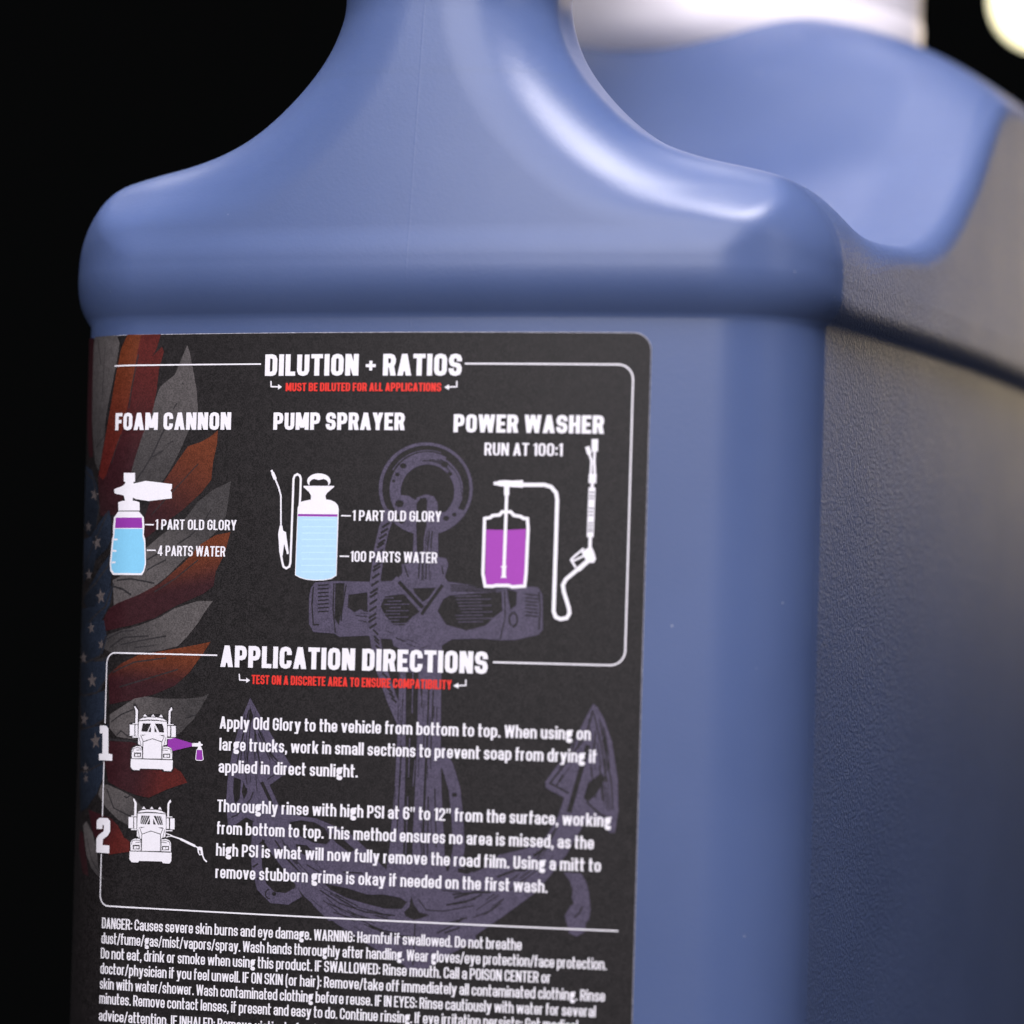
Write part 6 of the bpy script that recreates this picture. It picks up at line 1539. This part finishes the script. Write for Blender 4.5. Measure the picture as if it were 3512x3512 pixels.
LABEL_SPEC = 0.28
INKS = {
    'white': (0.80, 0.78, 0.83), 'red': (0.72, 0.035, 0.025), 'ink': (0.022, 0.020, 0.022),
    'print_purple': (0.26, 0.035, 0.34), 'print_purple_bright': (0.33, 0.05, 0.39), 'print_blue': (0.22, 0.56, 0.80),
    'print_blue_pale': (0.42, 0.64, 0.84), 'print_blue_light': (0.50, 0.72, 0.88), 'print_grey': (0.30, 0.29, 0.32),
    'anchor': (0.070, 0.059, 0.097),
}
VARY = {'anchor': 0.30, 'ink': 0.5}
MATS = {k: paper(k + '_ink' if k != 'ink' else 'black_ink', v, VARY.get(k, 0.03)) for k, v in INKS.items()}
FEATHER = {
    'grey': (0.086, 0.077, 0.077), 'grey_dark': (0.044, 0.040, 0.041), 'orange': (0.118, 0.027, 0.009),
    'rust': (0.082, 0.011, 0.009), 'maroon': (0.030, 0.007, 0.010), 'maroon_dark': (0.026, 0.010, 0.012),
    'navy': (0.016, 0.023, 0.040), 'navy_dark': (0.009, 0.012, 0.019), 'star': (0.100, 0.084, 0.084),
}
BASE = paper('label_paper', (0.0130, 0.0110, 0.0116), 0.6, 0.42)
EDGE = paper('label_edge', (0.34, 0.33, 0.36), 0.5)
FEATHER_MAT = paper('feather_ink', None, 0.30, 0.42, True)

# ------------------------------------------------------------------ label sheet with a thin pale cut edge
U0, U1, Z0, Z1, RL = -64.0, 36.95, -100.0, 54.12, 2.6
out = [(U0, Z0), (U1, Z0)]
out += [(U1 - RL + RL * math.cos(math.radians(a)), Z1 - RL + RL * math.sin(math.radians(a))) for a in range(0, 91, 6)]
out += [(U0, Z1)]
CUTS = [-63.5 + .5 * i for i in range(40)] + [-43.5 + 1.5 * i for i in range(60)]
v, f, _ = arrange([out], CUTS)
label = printed('label', v, f, (BASE,), [0] * len(f), 0.00024, jug)
tag(label, 'dark printed label with white lettering, feathers and a purple anchor')
dense = []
for (a, b), (c, d) in zip(out[1:], out[2:] + [out[0]]):
    n = max(1, int(max(abs(c - a), abs(d - b)) / 0.5))
    dense += [(a + (c - a) * k / n, b + (d - b) * k / n) for k in range(n)]
dense = dense[:-1]
du = np.array(dense)
tn = np.gradient(du, axis=0)
tn = np.stack([tn[:, 1], -tn[:, 0]], 1) / np.linalg.norm(tn, axis=1)[:, None]     # outward, so the edge is slightly bevelled
lo3 = on_label(du[:, 0] + tn[:, 0] * 0.11, du[:, 1] + tn[:, 1] * 0.11, 0.00003)
hi3 = on_label(du[:, 0], du[:, 1], 0.000235)
n = len(dense)
me = bpy.data.meshes.new('label_edge')
me.from_pydata(lo3.tolist() + hi3.tolist(), [], [(i, i + 1, n + i + 1, n + i) for i in range(n - 1)])
edge = link('cut_edge', me, (EDGE,), label)

# ------------------------------------------------------------------ feathers
polys, info = [], []
for cA, cB, ab, pts in FEATHERS:
    (ax, ay), (bx, by) = parse(ab)
    info.append((FEATHER[cA], FEATHER[cB], ax, ay, bx - ax, by - ay))
    polys.append(parse(pts))
for w, pts in FEATHER_LINES:
    q = ribbon(parse(pts), w)
    for r in q:
        polys.append(r)
        info.append((INKS['ink'], INKS['ink'], 0, 0, 1, 0))
fc = [-62 + .5 * i for i in range(36)] + [-44 + .8 * i for i in range(32)]
v, f, o = arrange(polys, fc, [-36 + .8 * i for i in range(114)])
keep = [(q, k) for q, k in zip(f, o) if k >= 0]
cols = []
for q, k in keep:
    A, B, ax, ay, dx, dy = info[k]
    for i in q:
        t = min(max(((v[i][0] - ax) * dx + (v[i][1] - ay) * dy) / (dx * dx + dy * dy), 0), 1)
        t = t * t * (3 - 2 * t)
        cols.append([A[c] + (B[c] - A[c]) * t for c in range(3)] + [1])
feathers = printed('feather_picture', v, [q for q, _ in keep], (FEATHER_MAT,), [0] * len(keep), 0.00026, label, cols)

# ------------------------------------------------------------------ anchor, icons, border
LIFT = {'anchor_picture': 0.00028, 'border': 0.00030}
layers = {}
for layer, kind, col, w, pts in SHAPES:
    pts = parse(pts)
    L = layers.setdefault(layer, [])
    if kind == 'p':
        L.append((col, pts))
    else:
        L += [(col, r) for r in ribbon(pts, w, kind == 'c')]
for layer, items in layers.items():
    v, f, o = arrange([p for _, p in items], CUTS)
    names = sorted({c for c, _ in items if c})
    keep = [(q, names.index(items[k][0])) for q, k in zip(f, o) if k >= 0 and items[k][0]]
    printed(layer, v, [q for q, _ in keep], [MATS[c] for c in names], [k for _, k in keep], LIFT.get(layer, 0.00030), label)

# ------------------------------------------------------------------ lettering
TEXT_NAME = {'heading': 'headings', 'directions': 'directions_text', 'danger': 'danger_text'}
for layer, oname in TEXT_NAME.items():
    vs, fs, ids = [], [], []
    names = ['white', 'red']
    for lay, text, style, col, u0, u1, z, h in TEXTS:
        if lay != layer:
            continue
        gap = STYLE[style][6]
        total = sum(glyph(c, style)[0] for c in text) - gap
        k = (u1 - u0) / (total * h)
        x = 0.0
        for c in text:
            adv, (gv, gf) = glyph(c, style)
            b = len(vs)
            vs += [(u0 + (x + a) * h * k, z + bb * h) for a, bb in gv]
            fs += [[b + i for i in q] for q in gf]
            ids += [names.index(col)] * len(gf)
            x += adv
    printed(oname, vs, fs, [MATS[c] for c in names], ids, 0.00032, label)

# ------------------------------------------------------------------ glowing lamp far behind on the right, dark table below the frame
GLOW = NT('lamp_glow')
GLOW.b.inputs['Base Color'].default_value = (0.9, 0.85, 0.6, 1)
GLOW.b.inputs['Emission Color'].default_value = (1.0, 0.92, 0.60, 1)
GLOW.b.inputs['Emission Strength'].default_value = 6.0
DARK = NT('dark_metal')
DARK.put(DARK.b.inputs['Base Color'], DARK.mix(DARK.noise(DARK.obj(), 60), (0.015, 0.015, 0.015, 1), (0.03, 0.03, 0.03, 1)))
DARK.b.inputs['Roughness'].default_value = 0.6
LAMP_X, LAMP_Z = 0.1268, 0.1778
LAMP_AT = CAM_AT + (AHEAD + RIGHT * LAMP_X + UP * LAMP_Z) * 1.05
lamp = empty('lamp', LAMP_AT)
tag(lamp, 'round pale yellow lamp glowing out of focus behind the jug', 'lamp')
rb = 0.0112
bulb_prof = [(rb * math.sin(math.radians(a)) + 1e-5, -rb * math.cos(math.radians(a))) for a in range(0, 161, 8)]
lathe('bulb', LAMP_AT, bulb_prof, GLOW.mat, lamp, seg=48)
lathe('socket', LAMP_AT, [(rb * .34, rb * .90), (rb * .62, rb * .96), (rb * .62, rb * 2.4), (rb * .3, rb * 2.9), (rb * .08, rb * 3.0), (rb * .08, rb * 40)],
      DARK.mat, lamp, seg=32)

bm_v = [(-0.6, -0.35, BOTTOM), (0.6, -0.35, BOTTOM), (0.6, 0.55, BOTTOM), (-0.6, 0.55, BOTTOM)]
bm_v += [(x, y, z - 0.03) for x, y, z in bm_v]
me = bpy.data.meshes.new('table_top')
me.from_pydata(bm_v, [], [(0, 1, 2, 3), (7, 6, 5, 4), (0, 4, 5, 1), (1, 5, 6, 2), (2, 6, 7, 3), (3, 7, 4, 0)])
tag(link('table_top', me, (DARK.mat,)), kind='structure')
